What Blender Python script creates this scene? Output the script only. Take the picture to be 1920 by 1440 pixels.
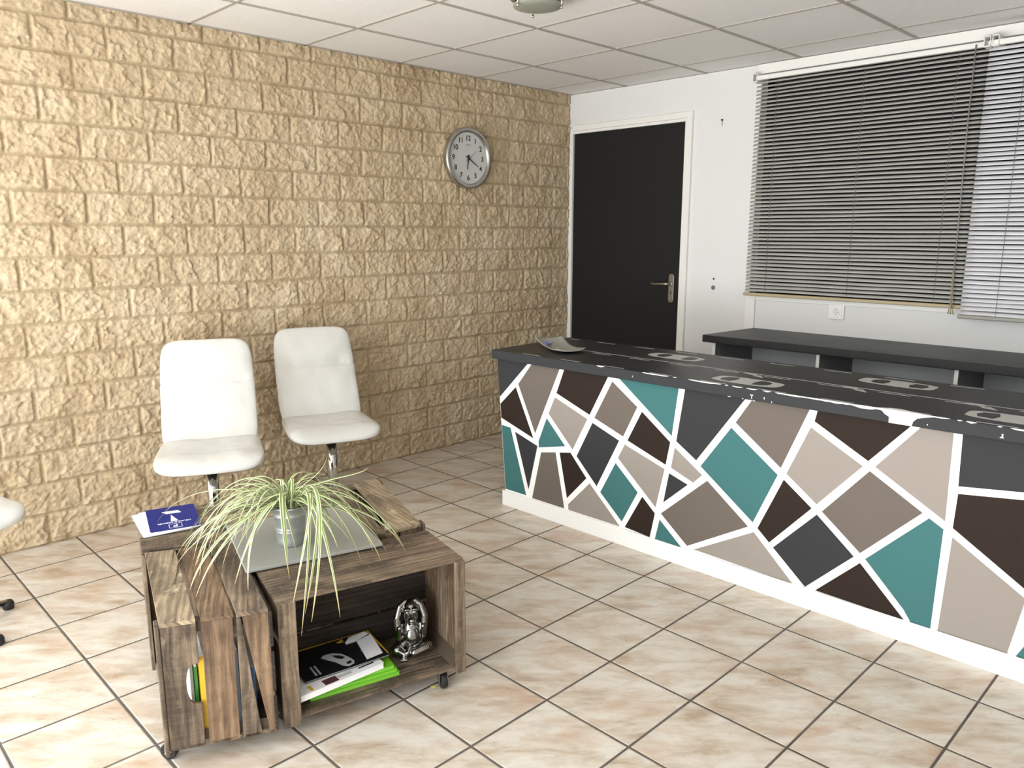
import bpy, bmesh, math, random
from math import sin, cos, pi, radians, sqrt, atan2
from mathutils import Vector, Matrix, noise
import numpy as np

for o in list(bpy.data.objects): bpy.data.objects.remove(o, do_unlink=True)
S = bpy.context.scene
COL = S.collection
R = random.Random(7)

# ------------------------------------------------------------------ camera
H = 2.327                                  # ceiling height
cam_d = bpy.data.cameras.new('camera'); cam = bpy.data.objects.new('camera', cam_d); COL.objects.link(cam)
cam_d.sensor_width = 36.0; cam_d.lens = 1455.68 / 1920 * 36.0; cam_d.clip_start = .02; cam_d.clip_end = 100
YAW, PIT, ROL = .7906, -.1928, .0014
_f = Vector((-sin(YAW)*cos(PIT), cos(YAW)*cos(PIT), sin(PIT))); _r = Vector((cos(YAW), sin(YAW), 0)); _u = _r.cross(_f)
_r2 = _r*cos(ROL) + _u*sin(ROL); _u2 = -_r*sin(ROL) + _u*cos(ROL)
cam.matrix_world = Matrix(((_r2.x, _u2.x, -_f.x, 3.7975), (_r2.y, _u2.y, -_f.y, -4.3388), (_r2.z, _u2.z, -_f.z, 1.3803), (0, 0, 0, 1)))
S.camera = cam

# ------------------------------------------------------------------ world, daylight, exposure
w = bpy.data.worlds.new('sky'); S.world = w; w.use_nodes = True
w.node_tree.nodes['Background'].inputs[0].default_value = (.86, .93, 1, 1)
w.node_tree.nodes['Background'].inputs[1].default_value = 1.0

def area(name, loc, direction, sx, sy, power, col=(1, 1, 1), spread=pi):
    d = bpy.data.lights.new(name, 'AREA'); d.shape = 'RECTANGLE'; d.size = sx; d.size_y = sy; d.energy = power; d.color = col; d.spread = spread
    o = bpy.data.objects.new(name, d); COL.objects.link(o); o.location = loc
    o.rotation_euler = Vector(direction).to_track_quat('-Z', 'Z').to_euler(); return o
# daylight through the glazed shop front behind the camera and through the glass door in the left wall
DAY = (.95, .98, 1.0)
area('shopfront_daylight', (2.10, -5.42, 1.15), (0, 1, .02), 3.7, 2.05, 100, DAY)
area('added_ceiling_fill', (2.75, -6.35, .10), (0, .72, .70), 5.0, 1.6, 210, (1, .985, .96))  # added lamp low outside, aimed up through the shop front to lift the ceiling
area('door_daylight', (-.25, -4.60, 1.10), (1, .25, 0), .85, 2.1, 52, DAY)
S.view_settings.view_transform = 'Standard'; S.view_settings.look = 'None'
S.view_settings.exposure = 0.32; S.view_settings.gamma = 1.0; S.view_settings.use_curve_mapping = False
S.cycles.use_denoising = True
S.cycles.max_bounces = 10; S.cycles.diffuse_bounces = 6; S.cycles.sample_clamp_indirect = 8.0

# ------------------------------------------------------------------ material helpers
def lin(c):
    f = lambda v: v/12.92 if v <= .04045 else ((v+.055)/1.055)**2.4
    return tuple(f(x/255) for x in c) + (1,)
class NT:
    def __init__(s, name):
        s.m = bpy.data.materials.new(name); s.m.use_nodes = True; s.t = s.m.node_tree; s.n = s.t.nodes; s.l = s.t.links
        s.b = s.n['Principled BSDF']
    def new(s, t, **kw):
        n = s.n.new(t)
        for k, v in kw.items(): setattr(n, k, v)
        return n
    def link(s, a, b): s.l.new(a, b)
    def val(s, sock, v):
        if hasattr(v, 'is_output'): s.l.new(v, sock)
        else: sock.default_value = v
    def math(s, op, a, b=None, c=None, clamp=False):
        n = s.new('ShaderNodeMath', operation=op); n.use_clamp = clamp
        s.val(n.inputs[0], a)
        if b is not None: s.val(n.inputs[1], b)
        if c is not None: s.val(n.inputs[2], c)
        return n.outputs[0]
    def mapping(s, vec, scale=(1, 1, 1), loc=(0, 0, 0), rot=(0, 0, 0)):
        n = s.new('ShaderNodeMapping'); s.link(vec, n.inputs[0]); n.inputs[1].default_value = loc; n.inputs[2].default_value = rot; n.inputs[3].default_value = scale
        return n.outputs[0]
    def noise(s, vec, scale=5, detail=4, rough=.5, dist=0, out=0):
        n = s.new('ShaderNodeTexNoise'); s.link(vec, n.inputs['Vector']); n.inputs['Scale'].default_value = scale
        n.inputs['Detail'].default_value = detail; n.inputs['Roughness'].default_value = rough; n.inputs['Distortion'].default_value = dist
        return n.outputs[out]
    def ramp(s, fac, stops, interp='LINEAR'):
        n = s.new('ShaderNodeValToRGB'); s.link(fac, n.inputs[0]); e = n.color_ramp.elements; n.color_ramp.interpolation = interp
        while len(e) < len(stops): e.new(.5)
        for i, (p, c) in enumerate(stops):
            e[i].position = p; e[i].color = c if len(c) == 4 else tuple(c)+(1,)
        return n.outputs[0]
    def mix(s, fac, a, b, mode='MIX'):
        n = s.new('ShaderNodeMix', data_type='RGBA', blend_type=mode)
        s.val(n.inputs[0], fac); s.val(n.inputs[6], a); s.val(n.inputs[7], b); return n.outputs[2]
    def bump(s, h, dist=.002, strength=1, normal=None):
        n = s.new('ShaderNodeBump'); s.link(h, n.inputs['Height']); n.inputs['Distance'].default_value = dist; n.inputs['Strength'].default_value = strength
        if normal is not None: s.link(normal, n.inputs['Normal'])
        return n.outputs[0]
    def pos(s): return s.new('ShaderNodeNewGeometry').outputs['Position']
    def obj(s): return s.new('ShaderNodeTexCoord').outputs['Object']
    def uv(s): return s.new('ShaderNodeTexCoord').outputs['UV']
    def col(s, v): s.val(s.b.inputs['Base Color'], v)
    def rough(s, v): s.val(s.b.inputs['Roughness'], v)
    def normal(s, v): s.link(v, s.b.inputs['Normal'])
GRY = lambda v: (v, v, v, 1)

def paint(name, c, rough=.6, var=.06, bump=.0004, metal=0, scale=9, bscale=160, spec=.5):
    """painted or plain surface with a slight mottling"""
    t = NT(name); p = t.obj()
    c = lin(c); n = t.noise(p, scale, 5, .6)
    t.col(t.mix(t.math('MULTIPLY', n, 1), tuple(x*(1-var) for x in c[:3])+(1,), tuple(min(1, x*(1+var)) for x in c[:3])+(1,)))
    t.rough(t.math('MULTIPLY_ADD', n, .12, rough-.06)); t.b.inputs['Metallic'].default_value = metal
    t.b.inputs['Specular IOR Level'].default_value = spec
    if bump: t.normal(t.bump(t.noise(p, bscale, 3, .6), bump))
    return t.m

def mat_floor():
    t = NT('ceramic_floor_tiles'); p = t.pos(); sx = t.new('ShaderNodeSeparateXYZ'); t.link(p, sx.inputs[0])
    s = .3049
    u = t.math('MULTIPLY', t.math('SUBTRACT', sx.outputs[0], .2383), 1/s); v = t.math('MULTIPLY', t.math('ADD', sx.outputs[1], 1.8642), 1/s)
    du = t.math('ABSOLUTE', t.math('SUBTRACT', t.math('FRACT', u), .5)); dv = t.math('ABSOLUTE', t.math('SUBTRACT', t.math('FRACT', v), .5))
    e = t.math('MAXIMUM', du, dv)
    wob = t.math('MULTIPLY', t.math('SUBTRACT', t.noise(p, 30, 2), .5), .004)
    e = t.math('ADD', e, wob)
    grout = t.math('MULTIPLY', t.math('SUBTRACT', e, .4872), 500, clamp=True)
    cm = t.new('ShaderNodeCombineXYZ'); t.link(t.math('FLOOR', u), cm.inputs[0]); t.link(t.math('FLOOR', v), cm.inputs[1])
    wn = t.new('ShaderNodeTexWhiteNoise', noise_dimensions='3D'); t.link(cm.outputs[0], wn.inputs['Vector'])
    off = t.new('ShaderNodeVectorMath', operation='SCALE'); t.link(wn.outputs[1], off.inputs[0]); off.inputs[3].default_value = 40
    pv = t.new('ShaderNodeVectorMath', operation='ADD'); t.link(p, pv.inputs[0]); t.link(off.outputs[0], pv.inputs[1]); pp = pv.outputs[0]
    # clouded patches run diagonally over each tile
    ppr = t.mapping(pp, (1, 1, 1), rot=(0, 0, radians(-45)))
    pst = t.mapping(ppr, (.75, 1.9, 1))
    n1 = t.noise(pst, 7.5, 5, .62, .35); n2 = t.noise(t.mapping(pst, (1, 1, 1), (3, 8, 1)), 5.2, 5, .6, .4); n3 = t.noise(pst, 26, 4, .6, .3)
    base = t.ramp(n1, [(.30, lin((172, 152, 130))), (.46, lin((199, 188, 172))), (.60, lin((211, 204, 193))), (.75, lin((206, 202, 193)))])
    blush = t.ramp(n2, [(.50, GRY(0)), (.70, GRY(1))])
    c = t.mix(t.math('MULTIPLY', blush, .50), base, lin((178, 138, 106)))
    dk = t.ramp(n3, [(.28, GRY(.86)), (.5, GRY(1))])
    c = t.mix(1.0, c, dk, 'MULTIPLY')
    pit = t.noise(t.mapping(pp, (1, 2.2, 1)), 85, 2, .5); pm = t.ramp(pit, [(.70, GRY(0)), (.74, GRY(1))])
    zone = t.ramp(t.noise(pp, 9, 2), [(.5, GRY(0)), (.58, GRY(1))])
    pm = t.math('MULTIPLY', pm, zone)
    c = t.mix(t.math('MULTIPLY', pm, .7), c, lin((110, 96, 82)))
    gc = t.ramp(t.noise(p, 5, 3), [(.35, lin((80, 72, 64))), (.7, lin((104, 97, 90)))])
    c = t.mix(grout, c, gc); t.col(c)
    r = t.math('MULTIPLY_ADD', n3, .16, .25); t.rough(t.math('MAXIMUM', r, t.math('MULTIPLY', grout, .9)))
    h = t.math('SUBTRACT', t.math('MULTIPLY', t.noise(pp, 22, 3, .5), .12), t.math('MULTIPLY', t.math('MULTIPLY', t.math('SUBTRACT', e, .478), 60, clamp=True), 1.0))
    h = t.math('SUBTRACT', h, t.math('MULTIPLY', pm, .3))
    t.normal(t.bump(h, .0022)); t.b.inputs['Specular IOR Level'].default_value = .5
    return t.m

def mat_stone():
    t = NT('split_face_stone'); p = t.pos()
    n = t.noise(p, 3.2, 5, .6, .2); n2 = t.noise(p, 24, 5, .62); n3 = t.noise(p, 95, 4, .65)
    c = t.ramp(n, [(.30, lin((180, 158, 127))), (.5, lin((195, 175, 144))), (.72, lin((207, 190, 163)))])
    c = t.mix(1, c, t.ramp(n2, [(.3, GRY(.87)), (.62, GRY(1.03))]), 'MULTIPLY')
    at = t.new('ShaderNodeAttribute'); at.attribute_name = 'joint'
    c = t.mix(t.math('MULTIPLY', at.outputs['Fac'], .6), c, lin((164, 147, 116)))
    spk = t.ramp(t.noise(p, 60, 2), [(.76, GRY(0)), (.79, GRY(1))]); c = t.mix(t.math('MULTIPLY', spk, .5), c, lin((110, 90, 62)))
    t.col(c); t.rough(.82); t.b.inputs['Specular IOR Level'].default_value = .3
    b = t.bump(n3, .0018, .9); v = t.new('ShaderNodeTexVoronoi'); t.link(t.mapping(p, (1, 1, 1.25)), v.inputs['Vector']); v.inputs['Scale'].default_value = 48; v.feature = 'F1'
    b = t.bump(v.outputs['Distance'], .005, .55, b); t.normal(t.bump(n2, .004, .8, b)); return t.m

def mat_wood(name, lo, mid, hi, worn=.3, dirt=.5):
    t = NT(name); u = t.uv()
    wv = t.noise(t.mapping(u, (2.5, 4, 1)), 1.0, 3, .5, out=1); wm = t.new('ShaderNodeMix', data_type='VECTOR'); wm.inputs[0].default_value = .04; t.link(u, wm.inputs[4]); t.link(wv, wm.inputs[5]); u = wm.outputs[1]
    g1 = t.noise(t.mapping(u, (3.2, 46, 1)), 1.0, 7, .68, 1.6); g2 = t.noise(t.mapping(u, (9, 150, 1)), 1.0, 4, .65, .6)
    big = t.noise(t.mapping(u, (3.0, 7, 1)), 1.2, 4, .6, .6)
    rings = t.new('ShaderNodeTexWave', wave_type='BANDS', bands_direction='Y'); t.link(t.mapping(u, (1.1, 16, 1)), rings.inputs[0])
    rings.inputs['Scale'].default_value = 1.1; rings.inputs['Distortion'].default_value = 5.5; rings.inputs['Detail'].default_value = 3; rings.inputs['Detail Scale'].default_value = 1.1
    f = t.math('ADD', t.math('MULTIPLY', g1, .62), t.math('ADD', t.math('MULTIPLY', g2, .26), t.math('MULTIPLY', rings.outputs['Fac'], .12)))
    c = t.ramp(f, [(.28, lin(lo)), (.5, lin(mid)), (.72, lin(hi))])
    c = t.mix(t.math('MULTIPLY', t.ramp(big, [(.40, GRY(1)), (.57, GRY(0))]), dirt*1.15), c, lin(tuple(x*.55 for x in lo)))
    saw = t.ramp(t.noise(t.mapping(u, (150, 9, 1)), 1.0, 2, .5), [(.45, GRY(0)), (.72, GRY(1))])
    c = t.mix(t.math('MULTIPLY', saw, worn*.16), c, lin(tuple(min(255, x*1.18) for x in hi)))
    wn = t.ramp(t.noise(t.mapping(u, (9, 16, 1)), 1.0, 5, .7), [(.56, GRY(0)), (.7, GRY(1))])
    kn = t.new('ShaderNodeTexVoronoi'); t.link(t.mapping(u, (3.2, 11, 1)), kn.inputs['Vector']); kn.inputs['Scale'].default_value = 1.0; kn.inputs['Randomness'].default_value = 1
    c = t.mix(t.math('MULTIPLY', t.ramp(kn.outputs['Distance'], [(.04, GRY(1)), (.13, GRY(0))]), .75), c, lin(tuple(x*.5 for x in lo)))
    ck = t.ramp(t.noise(t.mapping(u, (1.6, 75, 1)), 1.0, 2, .5, 1.0), [(.27, GRY(1)), (.33, GRY(0))]); c = t.mix(t.math('MULTIPLY', ck, .8), c, lin(tuple(x*.35 for x in lo)))
    c = t.mix(t.math('MULTIPLY', wn, worn), c, lin(tuple(min(255, x*1.12) for x in hi)))
    t.col(c); t.rough(.72); t.b.inputs['Specular IOR Level'].default_value = .35
    t.normal(t.bump(f, .004, 1.0)); return t.m

def metal(name, c=(200, 200, 200), rough=.15, brushed=0):
    t = NT(name); p = t.obj(); n = t.noise(t.mapping(p, (1, 1, brushed or 1)), 40, 3)
    t.col(lin(c)); t.b.inputs['Metallic'].default_value = 1; t.rough(t.math('MULTIPLY_ADD', n, .12, max(.02, rough-.06))); return t.m

M = {}
M['floor'] = mat_floor(); M['stone'] = mat_stone()
M['wall'] = paint('white_painted_wall', (221, 221, 219), .75, .025, .0006, scale=2.5, bscale=60)
M['trimw'] = paint('white_gloss_trim', (232, 230, 225), .4, .02, .0002)
M['tile_c'] = paint('mineral_ceiling_tile', (234, 232, 229), .95, .03, .0012, scale=1.6, bscale=260, spec=.1)
M['tbar'] = paint('ceiling_grid_bar', (168, 162, 153), .6, .04, .0001)
M['door'] = paint('matt_black_door', (27, 27, 26), .7, .05, .0003, spec=.25)
M['wood'] = mat_wood('weathered_crate_wood', (66, 54, 44), (116, 99, 81), (160, 142, 119), .4, .6)
M['wood_light'] = mat_wood('pale_worn_crate_wood', (96, 80, 62), (146, 128, 104), (190, 174, 146), .6, .5)
M['wood_warm'] = mat_wood('warm_crate_wood', (70, 52, 39), (118, 95, 73), (160, 133, 103), .3, .5)
M['wood_shaded'] = mat_wood('shaded_crate_wood', (30, 24, 20), (52, 43, 36), (76, 65, 55), .1, .5)  # same crate wood, with the shade of the crate interior painted in
M['chrome'] = metal('chrome', (205, 203, 198), .12)
M['steel'] = metal('brushed_steel', (176, 174, 168), .3)
M['alu'] = metal('brushed_aluminium', (190, 188, 182), .32)
M['zinc'] = metal('galvanised_zinc', (205, 210, 212), .42)
M['silver'] = metal('silvered_ceramic', (150, 149, 146), .16)
M['rubber'] = paint('black_rubber', (26, 26, 27), .45, .1, 0)
M['gap_dark'] = paint('dark_room_beyond', (18, 18, 19), .9, .1, 0)  # near-black colour stands in for the unlit room behind the blinds
M['white_pl'] = paint('white_plastic', (232, 231, 226), .35, .02, 0)
M['grey_pl'] = paint('grey_plastic', (120, 120, 118), .4, .05, 0)
M['paper'] = paint('white_paper', (235, 235, 236), .6, .02, 0)
M['black_ink'] = paint('black_ink', (20, 20, 20), .5, .05, 0)
M['blue'] = paint('blue_card', (16, 30, 112), .55, .04, 0, spec=.2)
M['slabm'] = paint('grey_ceramic_slab', (150, 150, 143), .6, .05, .0004, scale=5, spec=.25)
M['top_dark'] = paint('anthracite_worktop_paint', (39, 39, 38), .42, .12, .0003, scale=4, spec=.35)
M['edge_dark'] = paint('anthracite_edge_paint', (52, 53, 55), .65, .05, .0003, spec=.2)
M['road_w'] = paint('grey_white_stencil_paint', (188, 188, 184), .5, .05, 0)
M['chipw'] = paint('bare_white_board', (240, 240, 238), .5, .02, 0)
M['whiteline'] = paint('white_wall_paint', (246, 245, 242), .5, .01, .0002)
M['cD'] = paint('anthracite_panel_paint', (52, 52, 54), .7, .04, .0004, spec=.18)
M['cT'] = paint('taupe_panel_paint', (105, 96, 89), .7, .04, .0004, spec=.18)
M['cB'] = paint('dark_brown_panel_paint', (45, 35, 29), .7, .05, .0004, spec=.15)
M['cL'] = paint('light_taupe_panel_paint', (146, 138, 130), .7, .04, .0004, spec=.18)
M['cG'] = paint('teal_panel_paint', (62, 108, 108), .7, .04, .0004, spec=.18)
M['shelf_g'] = paint('grey_shelf_paint', (128, 128, 130), .6, .05, .0003)
M['shelf_l'] = paint('light_grey_shelf_board', (214, 215, 216), .6, .04, .0003)
M['soil'] = paint('potting_soil', (52, 40, 30), .95, .3, .003)

def mat_leather():
    t = NT('white_leatherette'); p = t.obj(); n = t.noise(p, 6, 4, .5)
    t.col(t.mix(n, lin((196, 195, 189)), lin((210, 209, 204)))); t.rough(t.math('MULTIPLY_ADD', n, .15, .28))
    v = t.new('ShaderNodeTexVoronoi'); t.link(p, v.inputs['Vector']); v.inputs['Scale'].default_value = 420
    b = t.bump(v.outputs['Distance'], .0004, .5); t.normal(t.bump(t.noise(p, 9, 4, .55), .006, .6, b))
    t.b.inputs['Sheen Weight'].default_value = .05; return t.m
M['leather'] = mat_leather()

def mat_leaf():
    t = NT('variegated_spider_leaf'); u = t.uv(); sx = t.new('ShaderNodeSeparateXYZ'); t.link(u, sx.inputs[0])
    d = t.math('ABSOLUTE', t.math('SUBTRACT', sx.outputs[0], .5))
    st = t.noise(t.mapping(u, (9, 1.2, 1)), 1.0, 2)
    m = t.ramp(t.math('ADD', d, t.math('MULTIPLY', t.math('SUBTRACT', st, .5), .35)), [(.20, GRY(0)), (.29, GRY(1))])
    c = t.mix(m, lin((116, 142, 70)), lin((216, 218, 180)))
    dry = t.ramp(sx.outputs[1], [(.86, GRY(0)), (1.0, GRY(.8))]); c = t.mix(dry, c, lin((196, 158, 104)))
    t.col(c); t.rough(.45); t.b.inputs['Transmission Weight'].default_value = 0
    t.b.inputs['Subsurface Weight'].default_value = .0
    return t.m
M['leaf'] = mat_leaf()
def mat_glass(name, c=(.9, .93, .9), rough=.25):
    t = NT(name); t.col(c+(1,)); t.rough(rough); t.b.inputs['Transmission Weight'].default_value = .55; t.b.inputs['IOR'].default_value = 1.45; return t.m
M['frost'] = mat_glass('frosted_lamp_glass', (.52, .54, .46), .35)

def mat_slat(name, c):
    t = NT(name); p = t.obj(); n = t.noise(t.mapping(p, (.8, 4, 4)), 3, 3)
    t.col(t.mix(n, lin(tuple(x*.93 for x in c)), lin(c))); t.rough(.38); t.b.inputs['Specular IOR Level'].default_value = .6; return t.m
M['slat'] = mat_slat('off_white_slat', (184, 183, 177)); M['slat2'] = mat_slat('white_slat', (222, 222, 226))

# ------------------------------------------------------------------ mesh helpers
def link(name, me, parent=None, mats=()):
    o = bpy.data.objects.new(name, me); COL.objects.link(o)
    for m in mats: me.materials.append(m)
    if parent is not None: o.parent = parent
    return o
class MB:
    """collects polygons with uvs and material slots, then links them as one mesh object"""
    def __init__(s): s.v = []; s.f = []; s.uv = []; s.mi = []; s.sm = []
    def face(s, pts, uv=None, mi=0, sm=False):
        b = len(s.v); s.v += [tuple(p) for p in pts]; s.f.append(tuple(range(b, b+len(pts))))
        s.uv.append(uv or [(0, 0)]*len(pts)); s.mi.append(mi); s.sm.append(sm)
    def hexa(s, c, mi=0, grain=0):
        """c: 8 corners, bottom 0-3 (ccw), top 4-7; grain 0: along edge 0-1, 1: along 1-2, 2: along 0-4"""
        c = [Vector(p) for p in c]; ox, oy = R.uniform(0, 50), R.uniform(0, 50)
        b = len(s.v); s.v += [tuple(p) for p in c]
        ax = [c[1]-c[0], c[3]-c[0], c[4]-c[0]]; n = [a.normalized() if a.length else Vector((1, 0, 0)) for a in ax]
        g = n[grain]; oth = [n[i] for i in range(3) if i != grain]
        for q in ((3, 2, 1, 0), (4, 5, 6, 7), (0, 1, 5, 4), (1, 2, 6, 5), (2, 3, 7, 6), (3, 0, 4, 7)):
            s.f.append(tuple(b+i for i in q))
            s.uv.append([((c[i]-c[0]).dot(g)+ox, (c[i]-c[0]).dot(oth[0])+(c[i]-c[0]).dot(oth[1])+oy) for i in q]); s.mi.append(mi); s.sm.append(False)
    def box(s, x0, x1, y0, y1, z0, z1, mi=0, grain=0):
        s.hexa([(x0, y0, z0), (x1, y0, z0), (x1, y1, z0), (x0, y1, z0), (x0, y0, z1), (x1, y0, z1), (x1, y1, z1), (x0, y1, z1)], mi, grain)
    def prism(s, pts, n, mi=0, smooth=False):
        """polygon pts (3d list, ccw seen from +n) extruded by vector n"""
        n = Vector(n); P = [Vector(p) for p in pts]; T = [p+n for p in P]
        s.face(T, mi=mi); s.face(P[::-1], mi=mi)
        for i in range(len(P)):
            j = (i+1) % len(P); s.face([P[i], P[j], T[j], T[i]], mi=mi, sm=smooth)
    def tube(s, path, r, seg=12, mi=0, cap=True):
        P = [Vector(p) for p in path]; rs = r if isinstance(r, (list, tuple)) else [r]*len(P); rings = []; b = len(s.v)
        up = Vector((0, 0, 1)); prev = None
        for i, p in enumerate(P):
            t = (P[min(i+1, len(P)-1)]-P[max(i-1, 0)]).normalized()
            a = prev if prev is not None else (up if abs(t.dot(up)) < .9 else Vector((1, 0, 0)))
            x = (a - t*a.dot(t)).normalized(); y = t.cross(x); prev = x
            s.v += [tuple(p + (x*cos(2*pi*k/seg)+y*sin(2*pi*k/seg))*rs[i]) for k in range(seg)]
        for i in range(len(P)-1):
            for k in range(seg):
                k2 = (k+1) % seg; s.f.append((b+i*seg+k, b+i*seg+k2, b+(i+1)*seg+k2, b+(i+1)*seg+k)); s.uv.append([(0, 0)]*4); s.mi.append(mi); s.sm.append(True)
        if cap:
            s.f.append(tuple(b+k for k in range(seg))[::-1]); s.uv.append([(0, 0)]*seg); s.mi.append(mi); s.sm.append(False)
            e = b+(len(P)-1)*seg; s.f.append(tuple(e+k for k in range(seg))); s.uv.append([(0, 0)]*seg); s.mi.append(mi); s.sm.append(False)
    def lathe(s, prof, c=(0, 0, 0), seg=40, mi=0, axis='z'):
        b = len(s.v)
        for (r, h) in prof:
            for k in range(seg):
                a = 2*pi*k/seg; x, y = r*cos(a), r*sin(a)
                s.v.append((c[0]+x, c[1]+y, c[2]+h) if axis == 'z' else ((c[0]+h, c[1]+x, c[2]+y) if axis == 'x' else (c[0]+x, c[1]+h, c[2]+y)))
        fl = (axis == 'y')
        for i in range(len(prof)-1):
            for k in range(seg):
                k2 = (k+1) % seg; q = (b+i*seg+k, b+i*seg+k2, b+(i+1)*seg+k2, b+(i+1)*seg+k)
                s.f.append(q[::-1] if fl else q); s.uv.append([(0, 0)]*4); s.mi.append(mi); s.sm.append(True)
    def build(s, name, mats, parent=None, bevel=0, merge=True, bseg=2):
        me = bpy.data.meshes.new(name); me.from_pydata(s.v, [], s.f)
        if not isinstance(mats, (list, tuple)): mats = [mats]
        for m in mats: me.materials.append(m)
        uvl = me.uv_layers.new(name='UVMap'); flat = [c for f in s.uv for p in f for c in p]; uvl.data.foreach_set('uv', flat)
        me.polygons.foreach_set('material_index', s.mi); me.polygons.foreach_set('use_smooth', s.sm); me.update()
        if merge:
            bm = bmesh.new(); bm.from_mesh(me); bmesh.ops.remove_doubles(bm, verts=bm.verts, dist=1e-5); bmesh.ops.recalc_face_normals(bm, faces=bm.faces); bm.to_mesh(me); bm.free()
        o = bpy.data.objects.new(name, me); COL.objects.link(o)
        if parent is not None: o.parent = parent; o.matrix_parent_inverse = Matrix.Identity(4) if parent.matrix_world is None else parent_inv(parent)
        if bevel:
            md = o.modifiers.new('bevel', 'BEVEL'); md.width = bevel; md.segments = bseg; md.limit_method = 'ANGLE'; md.angle_limit = radians(40)
        return o
def world_of(o):
    m = o.matrix_basis.copy(); p = o
    return (world_of(o.parent) @ o.matrix_parent_inverse @ m) if o.parent else m
def parent_inv(p): return world_of(p).inverted()
def adopt(o, parent):
    o.parent = parent; o.matrix_parent_inverse = parent_inv(parent); return o
def tag(o, label=None, cat=None, group=None, kind=None):
    if label: o['label'] = label
    if cat: o['category'] = cat
    if group: o['group'] = group
    if kind: o['kind'] = kind
    return o
def empty(name, loc, label=None, cat=None, group=None, kind=None, rz=0):
    o = bpy.data.objects.new(name, None); COL.objects.link(o); o.location = loc; o.rotation_euler = (0, 0, rz); o.empty_display_size = .05
    return tag(o, label, cat, group, kind)
def struct(o): o['kind'] = 'structure'; return o
def text_mesh(body, size, mat, name, parent, origin, right, up, depth=.0004, bold=0, align='CENTER', sx=1.0, shear=0):
    cu = bpy.data.curves.new(name, 'FONT'); cu.body = body; cu.size = size; cu.extrude = depth; cu.offset = bold; cu.align_x = align; cu.align_y = 'CENTER'; cu.shear = shear; cu.resolution_u = 4
    tmp = bpy.data.objects.new('tmp', cu); COL.objects.link(tmp); dg = bpy.context.evaluated_depsgraph_get()
    me = bpy.data.meshes.new_from_object(tmp.evaluated_get(dg)); bpy.data.objects.remove(tmp, do_unlink=True); bpy.data.curves.remove(cu)
    r = Vector(right).normalized(); u = Vector(up).normalized(); u = (u-r*u.dot(r)).normalized(); n = r.cross(u)
    T = Matrix(((r.x*sx, u.x, n.x, origin[0]), (r.y*sx, u.y, n.y, origin[1]), (r.z*sx, u.z, n.z, origin[2]), (0, 0, 0, 1)))
    me.transform(T); me.materials.clear(); me.materials.append(mat)
    o = bpy.data.objects.new(name, me); COL.objects.link(o)
    return adopt(o, parent) if parent is not None else o

# ================================================================== the room
XR, YF = 5.7, -5.2
b = MB(); b.box(-.2, XR+.1, YF-1.6, .1, -.05, 0); struct(b.build('floor', M['floor']))

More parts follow.
